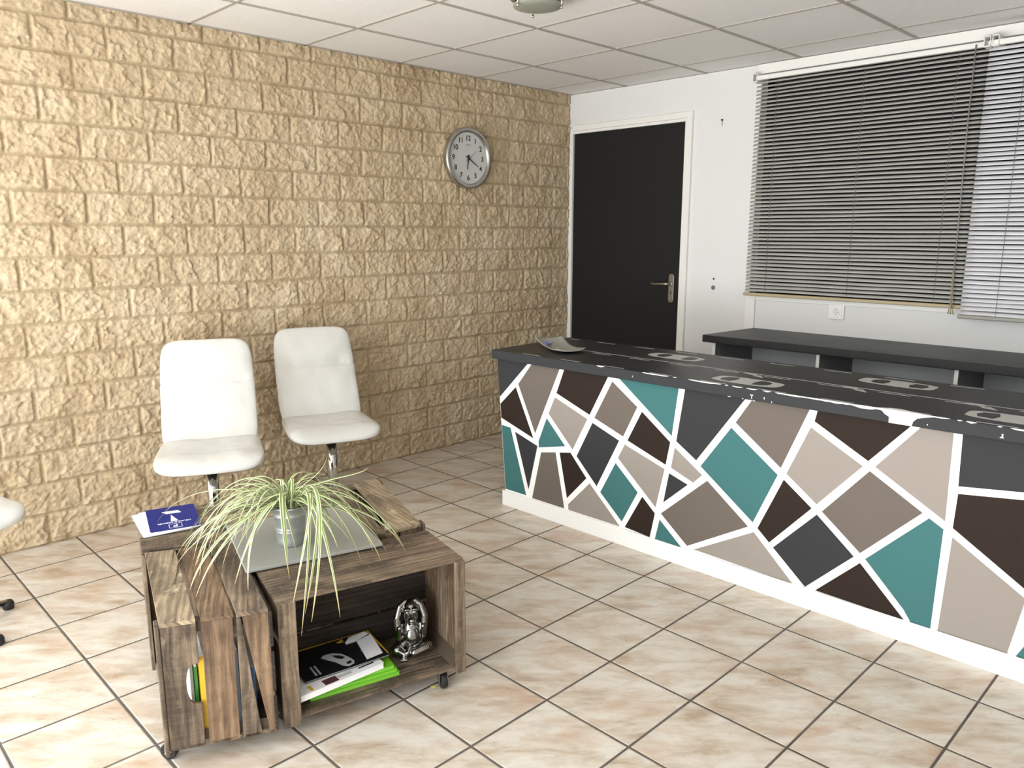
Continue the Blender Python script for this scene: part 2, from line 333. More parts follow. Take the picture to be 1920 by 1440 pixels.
# stone cladding wall (left): courses .1412 m high, blocks .289 m long, real relief
def stone_wall():
    ch, bl = .1412, .289
    y0, y1, z1 = -4.12, -.004, H+.004
    dy = .0052; ny = int((y1-y0)/dy); nz = int(z1/dy)
    ys = np.linspace(y0, y1, ny+1); zs = np.linspace(0, z1, nz+1); Y, Z = np.meshgrid(ys, zs)
    k = np.floor(Z/ch).astype(int); fz = Z - k*ch
    off = np.where(k % 2 == 1, -.173, -.317)
    bi = np.floor((Y-off)/bl).astype(int); fy = Y-off-bi*bl
    # wandering joints, chipped arrises
    rng = np.random.RandomState(5)
    def vnoise(Y, Z, sc, seed):
        g = np.random.RandomState(seed).rand(256, 256); a = Y*sc+37.1; c = Z*sc+11.7
        i = np.floor(a).astype(int); j = np.floor(c).astype(int); fa = a-i; fc = c-j; fa = fa*fa*(3-2*fa); fc = fc*fc*(3-2*fc)
        G = lambda p, q: g[p % 256, q % 256]
        return (G(i, j)*(1-fa)+G(i+1, j)*fa)*(1-fc)+(G(i, j+1)*(1-fa)+G(i+1, j+1)*fa)*fc
    edge = np.minimum(np.minimum(fy, bl-fy), np.minimum(fz, ch-fz))
    edge = edge - .004*(vnoise(Y, Z, 40, 1)-.35)
    mask = np.clip((edge-.0025)/.007, 0, 1); mask = mask*mask*(3-2*mask)
    # split-stone facets: tilted worley planes at three sizes, each block seeded by its own mould
    def facets(cell, seed, tilt, jump, warp):
        wy = Y + warp*(vnoise(Y, Z, 22, seed+9)-.5); wz = Z*1.15 + warp*(vnoise(Y, Z, 22, seed+10)-.5)
        wy = wy + bi*7.3; wz = wz + k*5.1
        ci = np.floor(wy/cell).astype(int); cj = np.floor(wz/cell).astype(int)
        rs = np.random.RandomState(seed); tab = rs.rand(512, 512, 5)
        best = np.full(Y.shape, 9e9); h = np.zeros(Y.shape)
        for a in (-1, 0, 1):
            for c in (-1, 0, 1):
                t = tab[(ci+a) % 512, (cj+c) % 512]; py = (ci+a+t[..., 0])*cell; pz = (cj+c+t[..., 1])*cell
                d = (wy-py)**2+(wz-pz)**2
                hh = jump*(t[..., 2]-.5) + tilt*((wy-py)*(t[..., 3]-.5)+(wz-pz)*(t[..., 4]-.35))
                m = d < best; best = np.where(m, d, best); h = np.where(m, hh, h)
        return h
    h = .010 + facets(.085, 3, .16, .004, .05) + facets(.042, 4, .30, .0040, .035) + facets(.019, 6, .42, .0030, .02)
    h += .004*(vnoise(Y, Z, 14, 2)-.5) + .003*(vnoise(Y, Z, 55, 3)-.5)
    h += .004*(np.random.RandomState(8).rand(64, 64)[k % 64, bi % 64]-.5)
    X = np.clip(h, .002, .03)*mask
    X += .0012*(vnoise(Y, Z, 90, 12)-.5)
    X[:, 0] = -.02; X[:, -1] = -.02
    V = np.stack([X-.012, Y, Z], -1).reshape(-1, 3)
    n0 = (np.arange(nz)[:, None]*(ny+1)+np.arange(ny)[None, :]).ravel()
    F = np.stack([n0, n0+1, n0+ny+2, n0+ny+1], -1)
    me = bpy.data.meshes.new('stone_face'); me.vertices.add(len(V)); me.vertices.foreach_set('co', V.ravel())
    me.loops.add(F.size); me.loops.foreach_set('vertex_index', F.ravel().astype(np.int32))
    me.polygons.add(len(F)); me.polygons.foreach_set('loop_start', np.arange(0, F.size, 4, dtype=np.int32)); me.polygons.foreach_set('loop_total', np.full(len(F), 4, dtype=np.int32))
    me.update(calc_edges=True)
    at = me.attributes.new('joint', 'FLOAT', 'POINT'); at.data.foreach_set('value', (1-mask).ravel().astype(np.float32))
    o = bpy.data.objects.new('wall_left', me); COL.objects.link(o); me.materials.append(M['stone']); struct(o); return o
stone_wall()
b = MB(); b.box(-.18, -.035, -4.12, 0, 0, H); struct(b.build('wall_left_core', M['wall'])); bpy.data.objects['wall_left_core'].name = 'wall_left_backing'
# left wall beyond the stone: a glazed door lets daylight in
b = MB(); b.box(-.18, -.0, -4.16, -4.12, 0, H); b.box(-.18, 0, YF, -5.05, 0, H); b.box(-.18, 0, -5.05, -4.16, 2.14, H)
struct(b.build('wall_left_pier', M['wall']))
# back wall with door opening and dark window opening behind the blinds
b = MB(); WT = .12
b.box(-.18, .03, 0, WT, 0, H); b.box(.03, .955, 0, WT, 2.065, H); b.box(.955, 1.462, 0, WT, 0, H); b.box(1.462, XR+.1, 0, WT, 0, 1.0); b.box(1.462, XR+.1, 0, WT, 2.27, H)
b.box(4.4, XR+.1, 0, WT, 1.0, 2.27)
struct(b.build('wall_back', M['wall']))
b = MB(); b.box(-.1, XR, .14, .16, 0, H); struct(b.build('wall_behind_opening', M['gap_dark'])).name = 'wall_beyond'  # sheet close behind the openings, darkness of the unlit room painted on
b = MB(); b.box(XR, XR+.12, YF, 0, 0, H); struct(b.build('wall_right', M['wall']))
b = MB(); b.box(-.18, .25, YF-.14, YF, 0, H); b.box(5.25, XR+.12, YF-.14, YF, 0, H); b.box(.25, 5.25, YF-.14, YF, 2.16, H); b.box(.25, 5.25, YF-.14, YF, 0, .06)
struct(b.build('wall_front', M['wall']))
t = empty('window_1', (2.75, YF-.07, .06), kind='structure')
b = MB()
for x in (.25, 1.45, 2.7, 3.95, 5.19): b.box(x, x+.06, YF-.11, YF-.04, .06, 2.16)
b.box(.25, 5.25, YF-.11, YF-.04, .06, .13); b.box(.25, 5.25, YF-.11, YF-.04, 2.10, 2.16)
b.build('window_frame', M['trimw'], t)
# suspended ceiling: tiles and grid
b = MB(); b.box(-.2, XR+.1, YF-.14, .1, H+.004, H+.05); struct(b.build('ceiling', M['tile_c']))
b = MB(); a0, b0 = .4873, .2962
for i in range(-1, 10):
    x = a0+.6*i
    if 0 < x < XR: b.box(x-.0075, x+.0075, YF, -.001, H-.0015, H+.01)
for j in range(0, 9):
    y = -(b0+.6*j); b.box(0, XR, y-.0072, y+.0072, H-.001, H+.012)
b.box(.002, .02, YF, 0, H-.001, H+.008)
struct(b.build('trim_1', M['tbar']))

# door in the back wall
b = MB(); b.box(.9725, 1.012, -.016, -.0005, 0, 2.118); b.box(.034, .9720, -.016, -.0005, 2.081, 2.118); b.box(.956, .972, -.009, .05, 0, 2.0615); b.box(.0345, .972, -.009, .05, 2.062, 2.0805)
b.box(.008, .034, -.012, .05, 0, 2.10)
b.box(1.001, 1.0125, -.020, -.0162, 0, 2.1185)
struct(b.build('trim_2', M['trimw'], bevel=.0015))
dr = empty('door_1', (.495, .02, 0), kind='structure')
b = MB(); b.box(.036, .954, .004, .044, .006, 2.060); b.build('door_leaf', M['door'], dr, bevel=.001)
hb = MB()
pts = []
for k in range(13): a = pi*k/12; pts.append((.894+.019*cos(a), 0, 1.098+.019*sin(a)))
for k in range(13): a = pi+pi*k/12; pts.append((.894+.019*cos(a), 0, .948+.019*sin(a)))
hb.prism([(x, .004, z) for x, y, z in pts], (0, -.007, 0)); 
hb.tube([(.894, .0, 1.052), (.894, -.046, 1.052)], .009, 14); hb.tube([(.894, -.046, 1.052), (.885, -.05, 1.052), (.85, -.05, 1.051), (.80, -.05, 1.049), (.77, -.047, 1.051)], [.009, .0095, .009, .008, .0075], 14)
h = hb.build('door_handle', M['steel'], dr, bevel=.0008)
b = MB(); b.box(.8915, .8965, -.0045, -.003, .985, 1.0); b.lathe([(.0001, -.0046), (.004, -.0046), (.004, -.003)], (.894, 0, .999), 12, axis='y')
b.lathe([(.0001, -.0046), (.003, -.0046), (.003, -.003)], (.894, 0, 1.106), 10, axis='y'); b.lathe([(.0001, -.0046), (.003, -.0046), (.003, -.003)], (.894, 0, .94), 10, axis='y')
adopt(b.build('keyhole', M['rubber']), h)

# window casing and ledge around the blinds
b = MB(); b.box(1.437, 1.499, -.014, -.0005, 0, 1.0225); b.box(1.437, 1.4625, -.014, -.0005, 1.0227, 2.271); b.box(1.437, 4.46, -.020, -.0005, 2.272, H-.002); b.box(1.4995, 4.46, -.012, -.0005, .985, 1.022); 
struct(b.build('trim_3', M['trimw'], bevel=.002))
b = MB(); b.box(1.462, 4.4, .06, .10, 1.0, 1.05); b.box(1.462, 4.4, .06, .10, 2.2, 2.27); b.box(1.462, 1.50, .06, .10, 1.0, 2.27); b.box(2.72, 2.78, .06, .10, 1.0, 2.27)
t = empty('window_2', (2.9, .08, 1.0), kind='structure'); b.build('window_frame', M['gap_dark'], t)
b = MB(); b.box(1.50, 4.4, .078, .084, 1.05, 2.2); b.build('window_pane', M['gap_dark'], t)  # opaque pane, coloured as the darkness behind it

# wall socket
t = empty('wall_socket', (1.993, -.012, .9465), 'white square wall socket with round recess below the left blind', 'socket')
b = MB(); b.box(1.949, 2.037, -.013, -.0006, .905, .989); b.build('cover_plate', M['white_pl'], t, bevel=.003)
b = MB(); b.box(1.960, 2.026, -.0165, -.0125, .916, .978); b.lathe([(.0235, -.0168), (.0235, -.0185), (.020, -.0185), (.019, -.0172), (.0001, -.0172)], (1.993, 0, .947), 32, axis='y')
b.build('socket_insert', M['white_pl'], t, bevel=.001)
b = MB()
for dx, dz in ((-.0095, 0), (.0095, 0), (0, .012), (0, -.011)): b.lathe([(.0001, -.0188), (.0026, -.0188), (.0026, -.0165)], (1.993+dx, 0, .947+dz), 10, axis='y')
b.build('pin_hole', M['rubber'], t)
# fixings left on the white wall
b = MB(); b.lathe([(.0001, -.009), (.006, -.009), (.0065, -.006), (.012, -.006), (.014, -.001), (.014, .002)], (1.206, 0, 1.043), 24, axis='y')
tag(b.build('wall_stop', M['grey_pl']), 'small round grey metal stop fixed to white wall right of door handle', 'door stop')
b = MB(); b.lathe([(.0001, -.004), (.0055, -.004), (.006, .002)], (1.207, 0, 1.097), 12, axis='y')
tag(b.build('screw_hole_plug', M['rubber']), 'tiny black plug in white wall just above the round grey stop', 'plug')
b = MB(); b.lathe([(.0001, -.012), (.005, -.012), (.006, -.007), (.003, -.006), (.003, .001)], (1.212, 0, 2.046), 12, axis='y'); b.tube([(1.212, -.004, 2.04), (1.2105, -.004, 2.012)], .0014, 6)
tag(b.build('nail', M['rubber']), 'dark nail with hanging wire high on white wall right of door', 'nail')

# ================================================================== venetian blinds
def blind(x0, x1, ytop, ztop, zbot, tilt, label, mslat, mrail, cords, n_off=0, header=True, pull=None):
    t = empty('venetian_blind', ((x0+x1)/2, ytop, ztop), label, 'blind', 'venetian blinds over the back window')
    b = MB(); b.box(x0, x1, ytop-.014, ytop+.012, ztop, ztop+.024); b.build('head_rail', M['trimw'], t, bevel=.002)
    pitch = .0213; n = int((ztop-zbot-.012)/pitch); b = MB(); wd = .026; seg = 8; nx = 26
    for i in range(n):
        z = ztop-.014-i*pitch; V = []
        for ix in range(nx+1):
            x = x0+.004+(x1-x0-.008)*ix/nx
            sag = .0009*sin(i*1.7+x*5)+.0006*sin(x*11+i*.6); dt = radians(2.0)*sin(i*2.3+x*2.2)
            for s_ in range(seg+1):
                q = s_/seg-.5; a = tilt+dt; u = q*wd; hgt = .0034*(1-4*q*q)
                # slat section: lower edge towards the room, convex side up
                yy = ytop - u*cos(a) - hgt*sin(a)*1.0; zz = z - u*sin(a) + hgt*cos(a) + sag
                V.append((x, yy, zz))
        base = len(b.v); b.v += V
        for ix in range(nx):
            for s_ in range(seg):
                q0 = base+ix*(seg+1)+s_; b.f.append((q0, q0+1, q0+seg+2, q0+seg+1)); b.uv.append([(0, 0)]*4); b.mi.append(0); b.sm.append(True)
    o = b.build('slat_stack', mslat, t, merge=False)
    sd = o.modifiers.new('solid', 'SOLIDIFY'); sd.thickness = .0005
    b = MB(); zb = zbot; b.box(x0-.006, x1, ytop-.014, ytop+.012, zb, zb+.019); b.build('bottom_rail', mrail, t, bevel=.006, bseg=3)
    for cx in cords:
        b = MB()
        for yy in (ytop-.0125, ytop+.012):
            b.tube([(cx, yy, ztop), (cx+.002, yy, (ztop+zbot)/2), (cx, yy, zbot+.01)], .0007, 5)
        b.tube([(cx, ytop-.013, ztop-.01-pitch*k*2) if False else (cx, ytop-.0135, ztop), (cx, ytop-.0135, zbot+.01)], .0006, 5)
        b.build('ladder_cord', M['grey_pl'], t)
    return t
B1 = blind(1.452, 2.648, -.052, 2.232, 1.012, radians(34), 'left venetian blind with off-white slats, beige bottom rail and hanging cord', M['slat'], paint('beige_rail', (176, 160, 128), .5), (1.584, 2.062, 2.50))
B2 = blind(2.632, 3.92, -.088, 2.226, .968, radians(44), 'right venetian blind with bright white slats overlapping the left blind', M['slat2'], paint('grey_rail', (150, 148, 138), .45), (2.79, 3.3, 3.8))
b = MB(); b.tube([(2.573, -.074, 2.246), (2.575, -.080, 1.9), (2.583, -.082, 1.4), (2.590, -.080, 1.012)], .0032, 8); b.build('tilt_wand', M['grey_pl'], B1)
b = MB(); 
for dx in (-.012, .0, .012): b.tube([(2.584+dx*.2, -.086, 1.20), (2.590+dx*.5, -.086, 1.02), (2.592+dx, -.086, .985)], [.0012, .0015, .0035], 8)
b.build('pull_cord', paint('beige_cord', (160, 150, 120), .7), B1)
def bracket(x, y, lab):
    b = MB(); b.box(x-.014, x+.014, y-.022, -.002, 2.222, 2.228); b.box(x-.014, x-.011, y-.022, -.002, 2.222, 2.272); b.box(x+.011, x+.014, y-.022, -.002, 2.222, 2.272); b.box(x-.014, x+.014, y-.022, -.002, 2.266, 2.272)
    tag(b.build('rail_bracket', M['white_pl'], bevel=.001), lab, 'bracket')
bracket(1.448, -.05, 'white bracket at the far left end of the blind rail')
bracket(2.628, -.088, 'left of the two small brackets where the blinds meet')
bracket(2.662, -.088, 'right of the two small brackets where the blinds meet')

# ================================================================== rear worktop and shelving
b = MB(); b.hexa([(1.453, -.505, .774), (4.3, -.490, .774), (4.3, -.001, .774), (1.497, -.001, .774), (1.453, -.505, .815), (4.3, -.490, .815), (4.3, -.001, .815), (1.497, -.001, .815)])
t = empty('rear_counter', (2.9, -.25, 0), 'dark grey counter with open white-edged bays along wall under blinds', 'counter')
b.build('worktop', M['top_dark'], t, bevel=.004)
b = MB(); b.box(1.50, 4.25, -.03, -.016, .0, .773); b.build('rear_board', M['shelf_l'], t)
for i, x in enumerate((1.497, 2.098, 2.742, 3.38, 4.02)):
    f = MB(); f.box(x, x+.016, -.46, -.0305, 0, .773, 0); f.box(x-.0005, x+.0165, -.4615, -.4598, 0, .773, 1)
    if i == 0: f = MB(); f.box(x, x+.016, -.46, -.001, 0, .773, 0); f.box(x-.003, x+.0165, -.4615, -.4598, 0, .773, 1)
    f.build('divider', [M['shelf_g'], M['chipw']], t)
b = MB(); b.box(1.5, 4.25, -.40, -.0305, .30, .316)
b.build('shelf', M['shelf_g'], t)

# ================================================================== front reception counter with painted mosaic
t = empty('reception_counter', (2.6, -1.37, 0), 'long reception counter with mosaic front and dark road-painted top', 'counter')
KY = .0125
def cy(x, d=0): return -1.672+KY*(x-1.0)+d          # front panel plane
XE = 4.25
b = MB(); P0 = [(.999, .755), (1.062, .0), (XE, .0), (XE, .755)]
b.prism([(x, cy(x), z) for x, z in P0], (0, .02, 0))
polys = [('D', [(0.998, 0.756), (1.209, 0.756), (1.016, 0.562)]), ('T', [(1.234, 0.756), (1.414, 0.756), (1.261, 0.416), (1.145, 0.646)]), ('B', [(1.020, 0.527), (1.128, 0.628), (1.249, 0.389), (1.026, 0.455)]),
('G', [(1.029, 0.418), (1.092, 0.414), (1.203, 0.084), (1.057, 0.084)]), ('D', [(1.124, 0.399), (1.277, 0.355), (1.219, 0.119)]), ('G', [(1.336, 0.505), (1.455, 0.389), (1.287, 0.35), (1.284, 0.38)]),
('L', [(1.387, 0.615), (1.586, 0.543), (1.501, 0.382), (1.347, 0.53)]), ('B', [(1.442, 0.756), (1.698, 0.756), (1.598, 0.565), (1.396, 0.637)]), ('T', [(1.722, 0.737), (1.859, 0.643), (1.789, 0.499), (1.626, 0.556)]),
('G', [(1.759, 0.756), (2.061, 0.756), (2.037, 0.548)]), ('D', [(2.091, 0.756), (2.358, 0.756), (2.158, 0.468), (2.06, 0.53)]), ('B', [(1.884, 0.627), (2.031, 0.52), (2.013, 0.418), (1.813, 0.486)]),
('D', [(1.616, 0.531), (1.768, 0.476), (1.648, 0.237), (1.526, 0.355)]), ('T', [(1.302, 0.328), (1.395, 0.347), (1.455, 0.080), (1.244, 0.080)]), ('B', [(1.421, 0.351), (1.488, 0.364), (1.587, 0.261), (1.471, 0.136)]),
('L', [(1.607, 0.241), (1.785, 0.080), (1.482, 0.080), (1.479, 0.107)]), ('G', [(1.752, 0.37), (1.876, 0.262), (1.795, 0.106), (1.67, 0.214)]), ('L', [(1.799, 0.465), (2.009, 0.398), (1.971, 0.218), (1.764, 0.396)]),
('D', [(2.032, 0.385), (2.124, 0.356), (2.009, 0.25)]), ('L', [(2.054, 0.502), (2.189, 0.412), (2.149, 0.371), (2.04, 0.411)]), ('B', [(1.901, 0.249), (1.969, 0.19), (1.947, 0.075), (1.813, 0.085)]),
('G', [(1.994, 0.169), (2.106, 0.076), (1.974, 0.076)]), ('T', [(2.213, 0.394), (2.402, 0.25), (2.134, 0.09), (1.999, 0.198)]), ('L', [(2.427, 0.234), (2.597, 0.074), (2.167, 0.084)]),
('G', [(2.306, 0.632), (2.508, 0.485), (2.42, 0.272), (2.179, 0.448)]), ('T', [(2.386, 0.756), (2.611, 0.756), (2.518, 0.514), (2.323, 0.656)]), ('B', [(2.64, 0.756), (2.955, 0.756), (2.829, 0.607), (2.632, 0.714)]),
('L', [(2.62, 0.69), (2.813, 0.585), (2.663, 0.408), (2.541, 0.497)]), ('L', [(2.984, 0.756), (3.082, 0.756), (3.086, 0.457), (2.853, 0.592)]), ('D', [(3.108, 0.756), (3.80, 0.756), (3.72, 0.66), (3.112, 0.583)]),
('B', [(3.114, 0.558), (3.60, 0.622), (3.42, 0.24), (3.11, 0.441)]), ('B', [(2.533, 0.472), (2.646, 0.388), (2.492, 0.21), (2.441, 0.254)]), ('T', [(2.837, 0.573), (3.017, 0.468), (2.83, 0.269), (2.684, 0.386)]),
('D', [(2.667, 0.37), (2.81, 0.25), (2.644, 0.078), (2.509, 0.195)]), ('G', [(3.038, 0.455), (3.084, 0.429), (3.078, 0.074), (3.016, 0.074), (2.989, 0.112), (2.849, 0.253)]), ('B', [(2.833, 0.233), (2.995, 0.074), (2.683, 0.078)]),
('L', [(3.112, 0.41), (3.332, 0.27), (3.302, 0.074), (3.1, 0.074)]), ('G', [(3.40, 0.24), (3.62, 0.074), (3.325, 0.074)]), ('T', [(3.64, .60), (3.84, .74), (3.98, .45), (3.46, .27)]), ('L', [(3.50, .25), (3.99, .42), (4.2, .08), (3.68, .08)])]
order = {'D': 1, 'T': 2, 'B': 3, 'L': 4, 'G': 5}
for c, pp in polys:
    A = sum(pp[i][0]*pp[(i+1) % len(pp)][1]-pp[(i+1) % len(pp)][0]*pp[i][1] for i in range(len(pp)))
    if A < 0: pp = pp[::-1]
    b.prism([(x, cy(x), min(z, .7549)) for x, z in pp], (0, -.0006, 0), mi=order[c])
b.build('front_panel', [M['whiteline'], M['cD'], M['cT'], M['cB'], M['cL'], M['cG']], t, merge=False)
b = MB(); b.hexa([(1.046, cy(1.046, -.014), 0), (XE, cy(XE, -.014), 0), (XE, cy(XE, -.0008), 0), (1.046, cy(1.046, -.0008), 0), (1.046, cy(1.046, -.014), .080), (XE, cy(XE, -.014), .080), (XE, cy(XE, -.0008), .076), (1.046, cy(1.046, -.0008), .076)])
b.build('plinth', M['chipw'], t, bevel=.002)
b = MB(); b.hexa([(1.07, cy(1.07, .02), 0), (1.09, cy(1.09, .02), 0), (1.07, -1.06, 0), (1.05, -1.06, 0), (1.0, cy(1., .02), .76), (1.02, cy(1.02, .02), .76), (1.0, -1.06, .76), (.98, -1.06, .76)])
b.build('side_panel', M['edge_dark'], t)
b = MB(); b.box(XE-.02, XE, -1.60, -1.06, 0, .76); b.build('side_panel', M['edge_dark'], t)
# worktop: dark top, lighter edge, with stencilled road markings
ZT = .804
def fy(x): return -1.702+KY*(x-1.0)
b = MB(); XL = .987
b.hexa([(XL, fy(XL), ZT-.044), (XE, fy(XE), ZT-.044), (XE, -1.016, ZT-.044), (.948, -1.07, ZT-.044), (XL, fy(XL), ZT), (XE, fy(XE), ZT), (XE, -1.016, ZT), (.948, -1.07, ZT)], 0)
ob = b.build('worktop', [M['edge_dark'], M['top_dark']], t, bevel=.003)
for p in ob.data.polygons:
    if p.normal.z > .9: p.material_index = 1
def flat(bm_, pts, mi=0, h=.0006, z=ZT):
    A = sum(pts[i][0]*pts[(i+1) % len(pts)][1]-pts[(i+1) % len(pts)][0]*pts[i][1] for i in range(len(pts)))
    if A < 0: pts = pts[::-1]
    bm_.prism([(x, y, z) for x, y in pts], (0, 0, h), mi=mi)
rd = MB()
def stripe(x0, x1, y, w_=.005, sk=KY): flat(rd, [(x0, y+sk*(x0-1.2)-w_/2), (x1, y+sk*(x1-1.2)-w_/2), (x1, y+sk*(x1-1.2)+w_/2), (x0, y+sk*(x0-1.2)+w_/2)])
for k in range(13):
    x = 1.188+.2445*k
    if x < 4.1:
        if k: stripe(x, x+.113, -1.681)
        else: stripe(x, x+.113, -1.681)
    x = 1.188-.185+.2395*k+.0045*0
    stripe(1.188+.2445*(k-1)+(.0 if k else .06), 1.188+.2445*(k-1)+.115, -1.112, sk=.0235)
    stripe(1.406+.2245*k, 1.518+.2245*k, -1.427, sk=.016)
stripe(1.30, 4.2, -1.394)
def car(x, y, fl=1, L=.28, W=.125, full=True):
    """stencilled car seen from above, windscreens left dark"""
    k = KY
    T = lambda u, v: (x+u*L*fl, y+v*W+k*(u*L))
    ol = []
    for i in range(40):
        a = 2*pi*i/40; e = .62 if cos(a) > 0 else .5; u = (abs(cos(a))**e)*(1 if cos(a) > 0 else -1)*.5; v = (abs(sin(a))**.38)*(1 if sin(a) > 0 else -1)*.5
        ol.append((u, v*(1-.12*abs(2*u)**2)))
    # body ring pieces around the dark screens
    def quad(pts, h=.0006): flat(rd, [T(u, v) for u, v in pts], h=h)
    wl = [(-.40, .34), (-.20, .40), (-.16, 0), (-.20, -.40), (-.40, -.34), (-.43, 0)]
    flat(rd, [T(u, v) for u, v in ol])
    for ww in (([(-.36, .30), (-.20, .36), (-.16, 0), (-.20, -.36), (-.36, -.30), (-.40, 0)]), ([(.14, .36), (.26, .33), (.33, .18), (.34, 0), (.33, -.18), (.26, -.33), (.14, -.36), (.11, 0)])):
        flat(rd, [T(u, v) for u, v in ww], mi=1, h=.0011)
car(1.765, -1.240, -1); car(2.312, -1.560, 1); car(2.744, -1.185, -1); car(3.225, -1.535, 1); car(3.72, -1.17, -1)
def arrow(x, y):
    T = lambda u, v: (x+u, y+v)
    flat(rd, [T(0, .004), T(.03, .022), T(.055, .016), T(.078, -.012), T(.071, -.019), T(.04, -.006)])
    flat(rd, [T(.058, -.026), T(.078, .004), T(.112, -.042)])
arrow(2.206, -1.405); arrow(2.615, -1.400); arrow(3.036, -1.395); arrow(3.45, -1.39)
rd.build('road_marking', [M['road_w'], M['top_dark']], t, merge=False)
# chipped paint along the front arris
def chip(x0, x1, ztop_w, zlow):
    """white board bared along the edge: wraps from the top onto the front face"""
    cb = MB(); n = max(2, int((x1-x0)/.012)); top = []; bot = []
    for i in range(n+1):
        x = x0+(x1-x0)*i/n; e = sin(pi*i/n)**.4 if 0 < i < n else 0
        top.append((x, e*ztop_w*(.7+.6*R.random()))); bot.append((x, e*zlow*(.75+.5*R.random())))
    flat(cb, [(x, fy(x)+.001) for x, _ in top]+[(x, fy(x)+.001+d) for x, d in reversed(top)], h=.0005)
    pts = [(x, fy(x)-.0003, ZT-d) for x, d in bot][::-1]+[(x, fy(x)-.0003, ZT+.0003) for x, _ in bot]
    cb.prism(pts, (0, -.0004, 0)); cb.build('paint_chip', M['chipw'], t)
for x0, x1, a_, z_ in ((1.655, 1.70, .006, .004), (1.90, 2.03, .002, .003), (2.05, 2.07, .002, .002), (2.12, 2.27, .002, .0035), (2.285, 2.30, .003, .003), (2.315, 2.36, .002, .003), (2.375, 2.42, .002, .003), (2.44, 2.475, .003, .003), (2.49, 2.62, .003, .004), (2.60, 2.80, .004, .005), (2.76, 2.86, .006, .008),
                       (3.0, 3.075, .003, .003), (3.095, 3.11, .004, .004), (3.12, 3.15, .006, .006), (3.205, 3.22, .003, .003), (3.24, 3.30, .003, .004), (3.32, 3.5, .003, .004)): chip(x0, x1, a_, z_)
cb = MB(); pts = [(2.84, .003), (2.868, .006), (2.878, .016), (2.893, .024), (2.893, .0435), (2.965, .0435), (2.968, .028), (2.979, .016), (2.996, .010), (3.03, .002)]
cb.prism([(x, fy(x)-.0003, ZT-d) for x, d in pts]+[(x, fy(x)-.0003, ZT+.0003) for x in (3.03, 2.84)], (0, -.0005, 0))
flat(cb, [(2.84, fy(2.84)+.001), (3.03, fy(3.03)+.001), (2.995, fy(2.995)+.006), (2.96, fy(2.96)+.018), (2.915, fy(2.9)+.034), (2.885, fy(2.9)+.026), (2.86, fy(2.86)+.010)], h=.0008); cb.build('paint_chip', M['chipw'], t)
for x, d, w_, h_ in ((1.850, .020, .002, .007), (2.392, .022, .012, .003), (2.398, .026, .0025, .012), (2.448, .024, .003, .008), (2.478, .036, .003, .005), (3.22, .022, .004, .012), (3.216, .032, .010, .003), (3.01, .028, .003, .004), (2.30, .042, .012, .002), (2.36, .042, .006, .002), (2.405, .043, .008, .002)):
    cb = MB(); cb.box(x, x+w_, fy(x)-.0008, fy(x)+.0002, ZT-d-h_, ZT-d); cb.build('paint_chip', M['chipw'], t)

# curled grey dish with a blue pen
def tray():
    b = MB(); A = Vector((1.08, -1.381)); Bv = Vector((1.352, -1.517)); w0 = .142; n, m = 24, 14
    d = (Bv-A).normalized(); p = Vector((-d.y, d.x)); L = (Bv-A).length
    top = []
    for i in range(n+1):
        for j in range(m+1):
            u = i/n; v = j/m-.5; wv = w0*(1+.06*cos(2*pi*u))
            pt = A + d*(u*L+.018*(1-4*v*v)*(1 if u > .5 else -1)*abs(2*u-1)) + p*(v*wv)
            z = ZT+.0058 + .034*(max(0, .62-u)/.62)**2.2 + .012*(max(0, u-.65)/.35)**2 + .010*(2*abs(v))**3
            top.append((pt.x, pt.y, z))
    b.v = top
    for i in range(n):
        for j in range(m):
            q = i*(m+1)+j; b.f.append((q, q+m+1, q+m+2, q+1)); b.uv.append([(0, 0)]*4); b.mi.append(0); b.sm.append(True)
    o = b.build('dish', paint('grey_glazed_dish', (150, 149, 142), .35, .06, .0004, scale=30)); md = o.modifiers.new('s', 'SOLIDIFY'); md.thickness = .005; md.offset = -1
    tag(o, 'curled grey rectangular dish on left end of reception counter', 'dish')
    b = MB(); b.tube([(1.197, -1.515, .838), (1.19, -1.505, .835), (1.150, -1.45, .822), (1.125, -1.40, .8245)], [.0045, .005, .004, .002], 10, 0)
    b.tube([(1.213, -1.537, .8445), (1.196, -1.514, .8375)], .0085, 12, 1)
    tag(b.build('pen', [M['steel'], paint('blue_plastic', (24, 34, 120), .3, .05, 0)]), 'short pen with blue end lying in grey dish', 'pen')
tray()

# ================================================================== wall clock
CX, CY, CZ = .030, -1.000, 1.834
t = empty('wall_clock', (CX, CY, CZ), 'round wall clock with brushed silver rim on stone wall', 'clock')
b = MB(); b.lathe([(.176, -.03), (.186, -.015), (.186, .012), (.180, .020), (.163, .020), (.156, .010), (.154, .0)], (CX, CY, CZ), 72, axis='x'); b.build('rim', M['alu'], t)
b = MB(); b.lathe([(.0001, .002), (.156, .002)], (CX, CY, CZ), 64, axis='x'); b.lathe([(.0001, -.03), (.176, -.03)], (CX, CY, CZ), 64, axis='x'); b.build('dial', paint('grey_white_dial', (196, 197, 194), .5, .02, 0), t)
for k in range(1, 13):
    a = radians(90-30*k); rr = .120
    text_mesh(str(k), .043, M['black_ink'], 'numeral', t, (CX+.003, CY+rr*cos(a), CZ+rr*sin(a)), (0, 1, 0), (0, 0, 1), bold=.0007)
b = MB()
for k in range(9):
    y = CY-.022+k*.005; b.tube([(CX+.003, y, CZ+.078+.0035*(k % 2)), (CX+.003, y+.0045, CZ+.082-.0035*(k % 2))], .0007, 5)
b.build('script_mark', M['black_ink'], t)
